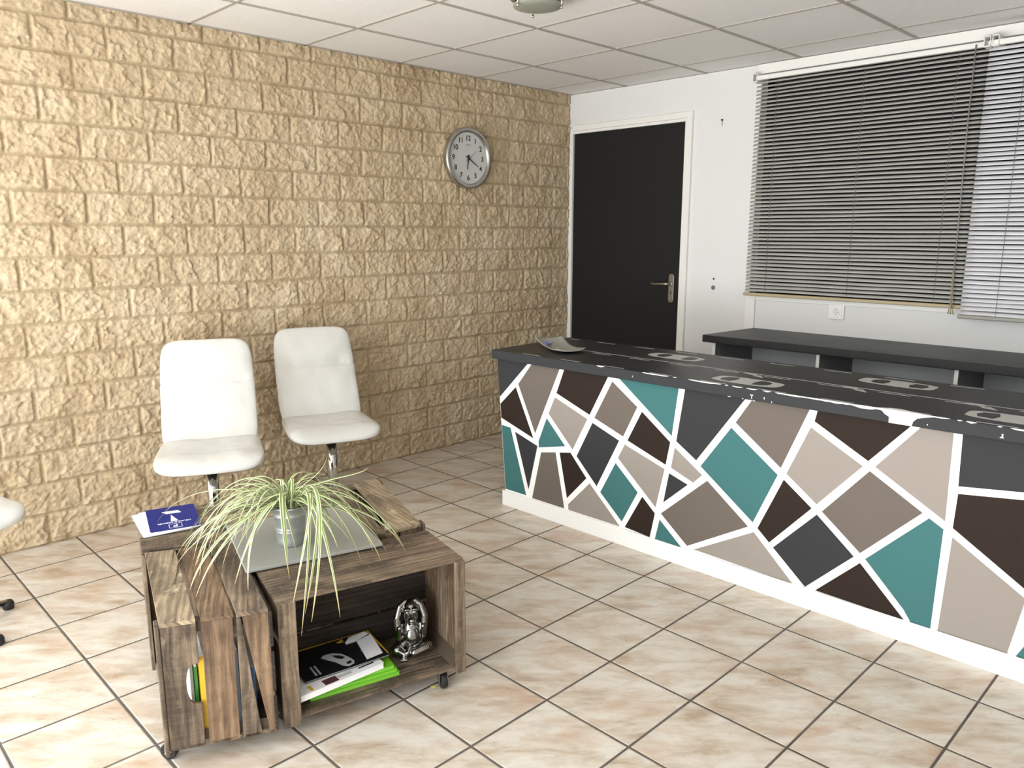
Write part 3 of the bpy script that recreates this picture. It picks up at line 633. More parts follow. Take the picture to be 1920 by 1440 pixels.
def hand(name, ang, l, tail, w0, w1, x):
    a = radians(ang); d = Vector((0, sin(a), cos(a))); n = Vector((0, cos(a), -sin(a))); c = Vector((x, CY, CZ)); b = MB()
    P = [c-d*tail+n*w0, c-d*tail-n*w0, c-n*w0, c+d*l-n*w1, c+d*l+n*w1, c+n*w0]
    b.prism(P, (.0012, 0, 0)); b.build(name, M['black_ink'], t)
hand('hour_hand', 188, .070, .022, .0045, .0022, CX+.006); hand('minute_hand', 122, .094, .022, .0042, .0014, CX+.009); hand('second_hand', 52, .072, .033, .0009, .0006, CX+.012)
b = MB(); b.lathe([(.0001, .017), (.006, .017), (.006, .003)], (CX, CY, CZ), 20, axis='x'); b.build('hub', M['black_ink'], t)

# ================================================================== ceiling lamp
LX, LY = 1.462, -1.885
t = empty('ceiling_lamp', (LX, LY, H), 'round chrome ceiling lamp with frosted glass disc, switched off', 'lamp')
b = MB(); b.lathe([(.0001, 0), (.118, 0), (.120, -.006), (.112, -.018), (.098, -.024), (.090, -.020)], (LX, LY, H-.0016), 56); b.build('base', M['chrome'], t)
b = MB(); b.lathe([(.0001, -.057), (.070, -.056), (.097, -.049), (.1005, -.043), (.098, -.039), (.06, -.040), (.0001, -.041)], (LX, LY, H), 56); b.build('glass_disc', M['frost'], t)
for k in range(3):
    a = radians(-96+120*k); x, y = LX+.103*cos(a), LY+.103*sin(a)
    b = MB(); b.tube([(x, y, H-.014), (x, y, H-.056)], .0042, 12); b.tube([(x, y, H-.056), (x, y, H-.063)], .0062, 12); b.build('peg', M['chrome'], t)

# ================================================================== chairs
def cushion(hx, hy, hz, n_, m_, deform, div=26):
    '''smooth pad: plan outline squareness n_, edge roundness m_'''
    bm = bmesh.new(); bmesh.ops.create_cube(bm, size=2); bmesh.ops.subdivide_edges(bm, edges=bm.edges, cuts=div, use_grid_fill=True)
    V = []; 
    for v in bm.verts:
        x, y, z = v.co; s1 = ((abs(x)**n_+abs(y)**n_)**(m_/n_)+abs(z)**m_)**(-1/m_); V.append(deform(x*s1*hx, y*s1*hy, z*s1*hz))
    b = MB(); b.v = V
    for f in bm.faces: b.f.append(tuple(v.index for v in f.verts)); b.uv.append([(0, 0)]*len(f.verts)); b.mi.append(0); b.sm.append(True)
    bm.free(); return b
def chair(cx, cy_, ang, label, lean=.20, ztop=.885, seed=0, base=None):
    t = empty('shell_chair', (cx, cy_, 0), label, 'chair', rz=0)
    T = Matrix.Translation((cx, cy_, 0)) @ Matrix.Rotation(radians(ang), 4, 'Z')
    def dseat(x, y, z):
        fr = (x+.2)/.43; y *= .93+.07*min(1, max(0, fr))
        z2 = z+.425
        if z > 0: z2 += .006*math.exp(-((x-.09)/.03)**2)*0
        z2 -= .020*max(0, (x-.12)/.1)**2*(1 if z > -.01 else .35)
        z2 += .012*(y/.22)**2 * (1 if z > 0 else .5)
        if z > 0:
            z2 -= .016*math.exp(-((x-.02)/.11)**2-((y)/.15)**2)
            z2 -= .006*math.exp(-((x-(.085-.02*cos(y*9)))/.012)**2)*math.exp(-(y/.17)**4)
            z2 += .004*noise.noise(Vector((x*14, y*14, seed)))
        z2 += .045*max(0, (-x-.13)/.10)**2
        return tuple(T @ Vector((x, y, z2)))
    cushion(.222, .226, .043, 5.5, 2.3, dseat).build('seat', M['leather'], t, merge=False)
    z0 = .405; L = sqrt(lean**2+(ztop-z0)**2); la = atan2(lean, ztop-z0)
    def dback(h, y, w_):           # h along the back (-L/2..L/2), w_ thickness (positive = front)
        v = h/L+.5
        y *= .985-.05*max(0, (v-.55)/.45)-.02*sin(pi*v)
        th = w_
        if w_ > 0:
            th -= .009*math.exp(-((v-.60)/.014)**2)
            th += .012*math.exp(-((v-.80)/.16)**2)*(1-(y/.21)**2) + .006*math.exp(-((v-.36)/.2)**2)
            th -= .010*math.exp(-((v-.61)/.06)**2-((y-(.12))/.05)**2)
            th += .004*noise.noise(Vector((h*12, y*12, seed+5)))
        bend = .030*(2*v-1)**2 - .028*(1-v)**3*0
        x = -.178 - lean*v + (th+bend*.6)*cos(la)+.035*math.exp(-(v/.14)**2); z = z0+(ztop-z0)*v + th*sin(la)
        return tuple(T @ Vector((x, y, z)))
    def db2(x, y, z): return dback(x, y, z)
    cushion(L/2, .214, .030, 6.5, 2.1, db2, 34).build('backrest', M['leather'], t, merge=False)
    b = MB(); b.box(-.09, .09, -.08, .08, .372, .388)
    for i, v in enumerate(b.v): b.v[i] = tuple(T @ Vector(v))
    b.build('seat_plate', M['rubber'], t)
    c = T @ Vector((.03, 0, 0)); ba = ang+36
    if base: c = Vector((base[0], base[1], 0)); ba = base[2]
    b = MB(); b.tube([(c.x, c.y, .06), (c.x, c.y, .374)], .0255, 28); b.build('column', M['chrome'], t)
    b = MB(); b.lathe([(.0001, .085), (.034, .085), (.036, .045), (.0001, .045)], (c.x, c.y, 0), 24)
    for k in range(5):
        a = radians(ba+72*k); e = Vector((cos(a), sin(a))); b.tube([(c.x, c.y, .066), (c.x+e.x*.12, c.y+e.y*.12, .052), (c.x+e.x*.24, c.y+e.y*.24, .026)], [.016, .014, .011], 12)
    b.build('star_base', M['chrome'], t)
    for k in range(5):
        a = radians(ba+72*k); x, y = c.x+.246*cos(a), c.y+.246*sin(a)
        b = MB(); b.lathe([(.0001, .0005), (.017, .0005), (.020, .006), (.020, .022), (.015, .032), (.0001, .034)], (x, y, 0), 20); b.build('foot', M['rubber'], t)
    return t
chair(.535, -2.968, -25, 'white padded shell chair left of the other, behind blue cards', seed=1)
chair(.475, -2.335, -19.5, 'white padded shell chair to the right, nearest the counter', seed=4)
chair(.662, -3.985, 16, 'white chair cut off at left edge of photo, black feet showing', seed=9, base=(.646, -4.020, 36))

# ================================================================== crate coffee table
tb = empty('crate_table', (1.6, -3.2, 0), 'low coffee table made of four wooden crates on castors', 'table')
ZB, ZC = .055, .415
def crate(origin, ex, ey, L, D, ends, tops, backs, zb=ZB, zc=ZC, mats=None, post=(.045, .045), endmat='wood', topmats=None, low=None):
    """origin: near corner on the opening side; ex along the length, ey from opening inwards (not the rim)"""
    ex = Vector(ex).normalized(); ey = Vector(ey).normalized(); O = Vector(origin)
    def P(u, v, z): p = O+ex*u+ey*v; return (p.x, p.y, z)
    def bx(m, u0, u1, v0, v1, z0, z1, grain=0, skew=0):
        m.hexa([P(u0, v0, z0), P(u1, v0, z0), P(u1, v1, z0), P(u0, v1, z0), P(u0, v0, z1), P(u1, v0, z1), P(u1, v1, z1), P(u0, v1, z1)], 0, grain)
    th = .011
    oc = Vector(P(L/2, D/2, zb)); c = bpy.data.objects.new('crate', None); COL.objects.link(c); c.location = oc; c.empty_display_size = .05; adopt(c, tb)
    for u0, u1, s_ in ((th, th+.03, 1), (L-th-.03, L-th, -1)):          # inner corner battens
        for z0, z1, sz in ((zb+th, zb+th+.03, 1), (zc-th-.03, zc-th, -1)):
            fr = MB(); a, bb = (u0, u1) if s_ == 1 else (u1, u0); c_, d = (z0, z1) if sz == 1 else (z1, z0)
            tri0 = [P(a, .002, c_), P(bb, .002, c_), P(a, .002, d)]; tri1 = [P(a, D-.012, c_), P(bb, D-.012, c_), P(a, D-.012, d)]
            fr.face(tri0); fr.face(tri1[::-1])
            for i in range(3): j = (i+1) % 3; fr.face([tri0[i], tri1[i], tri1[j], tri0[j]])
            adopt(fr.build('corner_batten', M['wood'], None, bevel=.001), c)
    mats = mats or ['wood']
    def add(m, mat, bev=.0018): adopt(m.build('plank', M[mat], None, bevel=bev), c)
    # top and bottom planks run along the length
    for i, (v0, v1) in enumerate(tops):
        m = MB(); dz = R.uniform(-.0015, .0015); bx(m, -.002, L+.002, v0*D, v1*D, zc-th, zc+dz, 0)
        for nu in (.009, L-.010):
            for nv in (.25, .75):
                cu, cv = nu+R.uniform(-.002, .002), (v0+(v1-v0)*nv)*D+R.uniform(-.006, .006)
                m.prism([P(cu+.0022*cos(pi*k/4), cv-.0022*sin(pi*k/4), zc+dz-.001) for k in range(8)][::-1], (0, 0, .0016), mi=1)
        mm = (topmats or mats)[i % len(topmats or mats)]; adopt(m.build('plank', [M[mm], M['rubber']], None, bevel=.0018), c)
        m = MB(); bx(m, 0, L, v0*D, v1*D, zb, zb+th, 0); add(m, 'wood')
    # ends: planks upright
    for side, lst in ((0, ends[0]), (1, ends[1])):
        for i, e in enumerate(lst):
            v0, v1 = e[0], e[1]; w0, w1 = (e[2], e[3]) if len(e) >= 4 else (v0, v1)      # bottom / top extents
            u0, u1 = (0, th) if side == 0 else (L-th, L); z0, z1 = zb+.0, zc-th-.0005
            m = MB()
            m.hexa([P(u0, v0*D, z0), P(u1, v0*D, z0), P(u1, v1*D, z0), P(u0, v1*D, z0), P(u0, w0*D, z1), P(u1, w0*D, z1), P(u1, w1*D, z1), P(u0, w1*D, z1)], 0, 2)
            if len(e) == 5: # hand hole cut as a notch from the inner edge
                m = MB(); n = 14; pts = [(v0*D, z0), (v1*D, z0)]
                pts += [(v1*D-.034*sin(pi*k/n)**.5, e[4][0]+(e[4][1]-e[4][0])*(1-cos(pi*k/n))/2) for k in range(n+1)]
                pts += [(w1*D, z1), (w0*D, z1)]
                A = [P(u0, v, z) for v, z in pts]; Bq = [P(u1, v, z) for v, z in pts]; ox = R.uniform(0, 30)
                uv = [(z+ox, v+3) for v, z in pts]
                m.face(A, uv); m.face(Bq[::-1], uv[::-1])
                for k in range(len(A)): j = (k+1) % len(A); m.face([A[k], Bq[k], Bq[j], A[j]], [uv[k], (uv[k][0], uv[k][1]+th), (uv[j][0], uv[j][1]+th), uv[j]])
            add(m, e[5] if len(e) > 5 else (mats+['wood_warm'])[(i+side) % (len(mats)+1)])
    # crate floor (vertical now, at the back of the opening; interior shade is in its colour)
    for i, (a_, b_) in enumerate(backs):
        m = MB(); z0 = zb+(zc-zb)*a_; z1 = zb+(zc-zb)*b_; bx(m, -.004, L+.004, D, D+.009, z0, z1, 0); add(m, 'wood_shaded')
    # corner posts on the rim
    for (u0, u1), pz in (((-.003, post[0]), 0), ((L-post[1], L+.003), 0)):
        m = MB(); bx(m, u0, u1, -.011, -.0005, zb-.012, zc-.006, 2); add(m, 'wood')
    return c, P
bk = [(.02, .20), (.225, .42), (.445, .66), (.685, .80), (.82, .98)]
# crate at near left, opening to the left
A0 = (1.900, -3.706); ad = Vector((cos(radians(163.8)), sin(radians(163.8)))); av = Vector((cos(radians(64.2)), sin(radians(64.2))))
cA, PA = crate(A0, ad, av, .500, .262, ([(.0, .33, .0, .33, (.178, .292)), (.37, .66, .375, .665), (.69, .875, .70, .738), (.955, 1.03, .752, 1.0)], [(.0, .3), (.34, .62), (.66, 1.)]),
      [(.0, .325), (.375, .675), (.70, 1.0)], [(.02, .30), (.34, .66), (.7, .98)], topmats=['wood_light', 'wood_warm', 'wood'], post=(.04, .04))
# crate at the front, opening to the viewer
F0 = (1.998, -3.436); fd = (cos(radians(76.6)), sin(radians(76.6))); fv = (cos(radians(166)), sin(radians(166)))
cF, PF = crate(F0, fd, fv, .556, .258, ([(.0, .3), (.33, .63), (.67, 1.0)], [(.0, .32), (.35, .63), (.66, 1.)]),
      [(.0, .405), (.42, 1.0)], [(.02, .30), (.325, .62), (.65, .97)], topmats=['wood'], post=(.046, .030))
# crate at the right, opening to the right
R0 = (1.815, -2.803); rd_ = (cos(radians(161.2)), sin(radians(161.2))); rv = (cos(radians(-98)), sin(radians(-98)))
cR, PR = crate(R0, rd_, rv, .535, .262, ([(.0, .32), (.35, .63), (.66, 1.)], [(.0, .32), (.35, .63), (.66, 1.)]),
      [(.02, .395), (.535, .88), (.95, 1.12)], [(.02, .30), (.325, .62), (.65, .97)], topmats=['wood_light', 'wood'])
# crate at the back left, opening to the wall
B0 = (1.066, -3.463); bd = (cos(radians(67)), sin(radians(67))); bv = (cos(radians(-17.2)), sin(radians(-17.2)))
cB, PB = crate(B0, bd, bv, .54, .345, ([(.0, .3), (.33, .63), (.67, 1.0)], [(.0, .3), (.33, .63), (.67, 1.)]),
      [(.0, .285), (.315, .61), (.66, 1.0)], [(.02, .30), (.325, .62), (.65, .97)], topmats=['wood', 'wood_light'])
# castors
def castor(x, y, ang):
    r = .0225; b = MB(); d = Vector((cos(ang), sin(ang), 0)); n = Vector((-d.y, d.x, 0)); c = Vector((x, y, r))
    b.tube([c-n*.009, c-n*.0085, c+n*.0085, c+n*.009], [r-.002, r, r, r-.002], 28); wh = b.build('castor_wheel', M['rubber'], None, bevel=.0008)
    f = MB()
    for s_ in (-1, 1):
        o = c+n*(.0125*s_); P_ = [o+Vector((0, 0, -.006))-d*.006, o+Vector((0, 0, -.006))+d*.006, o+d*.034+Vector((0, 0, .030)), o-d*.004+Vector((0, 0, .030))]
        f.prism(P_, n*(.0018*s_))
    q = c+d*.015; f.box(q.x-.018, q.x+.018, q.y-.018, q.y+.018, r+.028, ZB-.0005)
    fk = f.build('castor', M['chrome'], tb, bevel=.0006); adopt(wh, fk)
castor(1.842, -3.688, radians(35)); castor(2.102, -2.958, radians(160)); castor(1.30, -2.72, 1.0); castor(1.16, -3.40, 2.5)

# grey slab lying on the middle of the table
SZ = .4175
b = MB(); b.hexa([(1.782, -3.417, SZ), (1.890, -3.018, SZ), (1.503, -2.912, SZ), (1.401, -3.300, SZ), (1.782, -3.417, SZ+.010), (1.890, -3.018, SZ+.010), (1.503, -2.912, SZ+.010), (1.401, -3.300, SZ+.010)])
tag(b.build('slab', M['slabm'], bevel=.0025), 'square grey ceramic slab on table under the spider plant', 'slab')

# ================================================================== spider plant in a zinc pot
PX, PY, PZ = 1.690, -3.222, SZ+.0105
t = empty('spider_plant', (PX, PY, PZ), 'green and cream spider plant in small ridged zinc pot', 'plant')
b = MB(); b.lathe([(.0001, .001), (.038, 0), (.040, .004), (.0415, .020), (.0435, .045), (.0448, .048), (.0438, .051), (.0448, .054), (.0458, .057), (.0448, .060), (.0462, .064), (.049, .095), (.0505, .098), (.0497, .101), (.053, .122), (.0555, .126), (.0545, .129), (.0515, .127), (.047, .10), (.0001, .10)], (PX, PY, PZ), 48); b.build('pot', M['zinc'], t)
b = MB(); b.lathe([(.0001, .112), (.03, .113), (.049, .108)], (PX, PY, PZ), 32); b.build('soil', M['soil'], t)
lb = MB()
def leaf(root, tip, lift, w_=.008, n=20, twist=0, bow=0):
    root = Vector(root); tip = Vector(tip); mid = (root+tip)/2
    d = tip-root; hd = Vector((d.x, d.y, 0)); 
    c1 = root + hd*.18 + Vector((0, 0, lift)); c2 = root + hd*.80 + Vector((0, 0, lift*.75 + min(0, d.z)*.1))
    side = Vector((-hd.y, hd.x, 0)).normalized() if hd.length > 1e-4 else Vector((1, 0, 0)); P_ = []
    c1 = c1+side*bow; c2 = c2+side*bow*.9
    for i in range(n+1):
        s_ = i/n; a = (1-s_)**3; bq = 3*s_*(1-s_)**2; cq = 3*s_*s_*(1-s_); e = s_**3
        P_.append(root*a+c1*bq+c2*cq+tip*e)
    base = len(lb.v)
    for i, p in enumerate(P_):
        s_ = i/n; w2 = w_*(.55+.45*min(1, s_*3))*(1-s_**3.5)**.8+.0003
        tg = (P_[min(i+1, n)]-P_[max(i-1, 0)]).normalized(); sd = (side - tg*side.dot(tg)).normalized(); up = sd.cross(tg)
        sd = (sd*cos(twist*s_)+up*sin(twist*s_)); up = sd.cross(tg)
        lb.v += [tuple(p-sd*w2+up*w2*.45), tuple(p), tuple(p+sd*w2+up*w2*.45)]
    for i in range(n):
        for k in (0, 1):
            q = base+i*3+k; lb.f.append((q, q+1, q+4, q+3)); lb.uv.append([(k*.5, i/n), (k*.5+.5, i/n), (k*.5+.5, (i+1)/n), (k*.5, (i+1)/n)]); lb.mi.append(0); lb.sm.append(True)
CR = Vector((PX, PY, PZ+.112))
def rt(j=.018): return CR+Vector((R.uniform(-j, j), R.uniform(-j, j), 0))
tips = [((1.342, -3.498, .47), .11), ((1.581, -3.485, .44), .14), ((1.573, -3.531, .44), .06), ((1.627, -3.556, .43), .05), ((1.85, -3.59, .43), .09), ((1.796, -3.583, .43), .07), ((1.722, -3.459, .43), .11),
        ((1.902, -3.469, .425), .09), ((1.847, -3.48, .43), .11), ((1.898, -3.346, .44), .12), ((1.928, -3.359, .43), .14), ((2.012, -3.018, .43), .10), ((1.977, -3.007, .44), .05), ((1.998, -3.10, .425), .12),
        ((1.973, -3.152, .43), .13), ((1.902, -3.181, .43), .13), ((1.881, -3.235, .44), .10), ((1.919, -3.017, .45), .12), ((1.987, -3.067, .43), .06), ((1.845, -3.177, .44), .09),
        ((2.085, -3.417, .345), .19), ((2.085, -3.386, .372), .20), ((2.075, -3.43, .44), .16), ((2.070, -3.29, .345), .15), ((2.08, -3.40, .40), .17), ((1.76, -3.12, .71), .10), ((1.83, -3.02, .66), .12),
        ((1.58, -3.33, .57), .17), ((1.66, -3.19, .57), .13), ((1.735, -3.245, .52), .16), ((1.60, -3.02, .50), .14), ((1.48, -3.20, .48), .12), ((1.55, -3.42, .46), .10), ((1.70, -3.53, .44), .12), ((1.50, -3.36, .45), .07)]
for tp, lf in tips:
    hang = tp[0] > 2.05; rr_ = rt()
    if hang: rr_ = rr_+Vector((.008, .022, -.004))
    leaf(rr_, tp, lf, R.uniform(.0040, .0054), twist=R.uniform(-.5, .5), bow=R.uniform(.05, .085) if hang and tp[1] < -3.35 else R.uniform(-.03, .03))
for k in range(84):
    a = R.uniform(-pi, pi)
    if R.random() < .6: a = radians(R.uniform(-170, 60))
    if -80 < math.degrees(a) < 10 and R.random() < .9: a += radians(R.choice((-80, 80)))
    rr = R.uniform(.12, .33); zz = max(.445, .60-rr*R.uniform(.45, .9)+R.uniform(-.03, .03))
    x, y = CR.x+rr*cos(a), CR.y+rr*sin(a)
    leaf(rt(.026), (x, y, zz), R.uniform(.03, .15), R.uniform(.0020, .0042), twist=R.uniform(-.9, .9), bow=R.uniform(-.06, .06))
lb.build('foliage', M['leaf'], t, merge=False)

# ================================================================== parking discs
def rounded(w_, h_, r, n=5):
    P_ = []
    for cx, cy2, a0 in ((w_/2-r, h_/2-r, 0), (-w_/2+r, h_/2-r, 90), (-w_/2+r, -h_/2+r, 180), (w_/2-r, -h_/2+r, 270)):
        P_ += [(cx+r*cos(radians(a0+90*k/n)), cy2+r*sin(radians(a0+90*k/n))) for k in range(n+1)]
    return P_
def card(name, cx, cy2, z, ang, w_, h_, th, mat, r=.008, parent=None):
    ca, sa = cos(ang), sin(ang); b = MB(); b.prism([(cx+x*ca-y*sa, cy2+x*sa+y*ca, z) for x, y in rounded(w_, h_, r)], (0, 0, th)); return b.build(name, mat, parent, bevel=0)
up = Vector((.243, -.070, 0)).normalized(); rg = Vector((up.y, -up.x, 0))     # text frame: up points to the viewer
rg = Vector((-.38, -.925, 0)); rg = (rg-up*rg.dot(up)).normalized()
DC = Vector((1.212, -3.398, 0)); DA = atan2(rg.y, rg.x); DW, DH = .158, .232
for i, (dx, dy, da, lb_) in enumerate(((-.012, -.030, .10, 'white-edged parking card, lowest of the stack on crate table'), (-.006, -.016, .05, 'white parking card fanned out just under the blue top card'))):
    o = card('parking_card', DC.x+dx, DC.y+dy, .4175+i*.0042, DA+da, DW, DH, .0036, M['paper']); tag(o, lb_, 'card', 'stack of parking cards')
t = empty('parking_disc', (DC.x, DC.y, .4262), "blue parking disc reading HEURE D'ARRIVEE, topmost of card stack", 'card', 'stack of parking cards')
adopt(card('disc_body', DC.x, DC.y, .4262, DA, DW, DH, .0022, M['paper']), t); adopt(card('disc_face', DC.x, DC.y, .4284, DA, DW-.001, DH-.001, .0010, M['blue']), t)
zf = .4295
def dp(x, y, z=zf): p = DC+rg*x+up*y; return (p.x, p.y, z)
def dpoly(name, pts, mat, h=.0004, z=zf):
    P_ = [dp(x, y, z) for x, y in pts]; b = MB(); b.prism(P_, (0, 0, h)); adopt(b.build(name, mat), t)
text_mesh("HEURE D'ARRIVÉE", .0128, M['paper'], 'lettering', t, dp(0, .048), rg, up, bold=.0002)
text_mesh('P', .030, M['paper'], 'letter_p', t, dp(0, .083), rg, up, bold=.0006)
b = MB()
for (x0, x1, y0, y1) in ((-.020, .020, .102, .1035), (-.020, .020, .064, .0655), (-.020, -.0185, .064, .1035), (.0185, .020, .064, .1035)):
    b.prism([dp(x0, y0), dp(x1, y0), dp(x1, y1), dp(x0, y1)], (0, 0, .0004))
adopt(b.build('sign_border', M['paper']), t)
dpoly('arrow_mark', [(-.013, .038), (.010, .038), (.004, -.030)], M['paper'])
dpoly('dial_window', [(-.030, -.042), (.018, -.044), (.030, -.070), (-.022, -.068)], M['paper'])

# ================================================================== magazines and the silver dog in the front crate
FZ = ZB+.011+.0008
fdv = Vector((fd[0], fd[1], 0)); fvv = Vector((fv[0], fv[1], 0))
def book(name, label, c, ang, w_, h_, z, th, mats, cat='magazine', group='magazines lying in front crate', cover=.0006, page=None, tilt=None):
    """soft-cover block: paper inside, cover top and bottom"""
    ca, sa = cos(ang), sin(ang); Q = lambda x, y, zz: (c[0]+x*ca-y*sa, c[1]+x*sa+y*ca, zz)
    def blk(x0, x1, y0, y1, z0, z1):
        m = MB(); m.hexa([Q(x0, y0, z0), Q(x1, y0, z0), Q(x1, y1, z0), Q(x0, y1, z0), Q(x0, y0, z1), Q(x1, y0, z1), Q(x1, y1, z1), Q(x0, y1, z1)]); return m
    t_ = empty(name, (c[0], c[1], z), label, cat, group)
    blk(-w_/2+.001, w_/2-.0015, -h_/2+.0015, h_/2-.0015, z+cover, z+th-cover).build('page_block', page or M['paper'], t_)
    m = blk(-w_/2, w_/2, -h_/2, h_/2, z+th-cover, z+th); m2 = blk(-w_/2, w_/2, -h_/2, h_/2, z, z+cover); m3 = blk(-w_/2, -w_/2+.001, -h_/2, h_/2, z, z+th)
    for q in (m2, m3):
        n0 = len(m.v); m.v += q.v; m.f += [tuple(i+n0 for i in f) for f in q.f]; m.uv += q.uv; m.mi += q.mi; m.sm += q.sm
    m.build('cover', mats, t_, bevel=.0003)
    return t_, Q
green = paint('bright_green_cover', (112, 190, 40), .35, .04, 0); white_c = M['paper']; blackc = paint('black_glossy_cover', (24, 24, 27), .25, .2, 0, scale=14); yel = paint('yellow_border_cover', (214, 170, 40), .35, .05, 0)
gp = paint('green_page_edge', (120, 186, 60), .6, .12, 0)
GC = (1.950, -3.232); GA = radians(76)
book('green_book', 'bright green booklet at the very bottom of the front crate stack', (1.909, -3.184), GA, .273, .205, FZ, .011, green, 'booklet', page=gp)
book('green_book', 'bright green booklet second from bottom of the front crate stack', (1.906, -3.190), GA+.015, .270, .205, FZ+.0114, .010, green, 'booklet', page=gp)
book('green_book', 'bright green booklet third from bottom, under the white catalogue', (1.905, -3.198), GA+.04, .268, .200, FZ+.0218, .010, green, 'booklet', page=gp)
z4 = FZ+.0322
tw, Qw = book('catalogue', 'thick white catalogue lying on green booklets in front crate', (1.911, -3.246), radians(86.5), .268, .205, z4, .018, white_c, 'catalogue')
for nm, (x0, x1, y0, y1), mt in (('cover_photo', (-.055, -.012, -.098, -.070), paint('dark_red_photo', (88, 50, 56), .4, .3, 0, scale=80)), ('yellow_logo', (-.100, -.090, -.096, -.070), yel), ('text_block', (-.010, .035, -.090, -.076), paint('grey_print', (190, 190, 190), .5)), ('black_strip', (.060, .110, -.084, -.078), M['black_ink'])):
    m = MB(); zz = z4+.018; m.prism([Qw(x0, y0, zz), Qw(x1, y0, zz), Qw(x1, y1, zz), Qw(x0, y1, zz)], (0, 0, .0004)); adopt(m.build(nm, mt), tw)
z5 = z4+.0186
ty, Qy = book('magazine', 'magazine with yellow border behind the black one in front crate', (1.8855, -3.192), radians(78.5), .262, .158, z5, .004, yel, 'magazine')
z6 = z5+.0044
tk, Qk = book('magazine', 'black car magazine on top of the stack in front crate', (1.9015, -3.204), radians(80), .262, .170, z6, .003, blackc, 'magazine')
zt6 = z6+.003
def kpoly(name, pts, mat, h=.0003, dz=0, Q=Qk, T=tk):
    A = sum(pts[i][0]*pts[(i+1) % len(pts)][1]-pts[(i+1) % len(pts)][0]*pts[i][1] for i in range(len(pts)))
    if A < 0: pts = pts[::-1]
    m = MB(); m.prism([Q(x, y, zt6+dz) for x, y in pts], (0, 0, h)); adopt(m.build(name, mat), T)
prt = paint('light_grey_print', (186, 188, 190), .4, .1, 0)
kpoly('car_picture', [(u-.015, v-.018) for u, v in [(-.032, .030), (-.020, .040), (.005, .038), (.028, .020), (.040, -.010), (.046, -.036), (.040, -.052), (.020, -.058), (.008, -.046), (-.004, -.016), (-.020, .008)]], prt)
kpoly('car_window', [(u-.015, v-.018) for u, v in [(.000, .026), (.020, .014), (.030, -.006), (.018, -.010), (.006, .004)]], M['black_ink'], dz=.0003)
kpoly('car_grille', [(u-.015, v-.018) for u, v in [(.020, -.036), (.036, -.030), (.038, -.042), (.024, -.048)]], M['black_ink'], dz=.0003)
kpoly('glow_spot', [(.066, -.018), (.082, -.006), (.080, -.024)], paint('brown_print', (120, 104, 80), .4, .2, 0))
kpoly('gold_emblem', [(.024, .070), (.046, .080), (.050, .074), (.040, .072), (.048, .062), (.030, .064)], yel)
for i, (x0, l_) in enumerate(((-.094, .050), (-.082, .054))):
    for k in range(9): kpoly('print_mark', [(x0, -.018-k*.006), (x0+.006, -.018-k*.006), (x0+.006, -.022-k*.006), (x0, -.022-k*.006)], prt)
m = MB(); z7 = zt6+.0006; m.prism([(1.984, -3.153, z7), (1.987, -3.098, z7), (1.872, -3.063, z7+.004), (1.876, -3.119, z7+.002)], (0, 0, .0006)); tag(m.build('paper_sheet', M['paper']), 'folded white paper on the right end of the black magazine', 'paper')
m = MB(); m.prism([(1.868, -3.150, z7), (1.856, -3.148, z7), (1.838, -3.122, z7+.001), (1.849, -3.072, z7+.006), (1.869, -3.069, z7+.006), (1.8735, -3.120, z7+.001)], (0, 0, .0005)); tag(m.build('paper_tag', M['paper']), 'grey-white paper tag behind the white sheet on the magazines', 'paper')

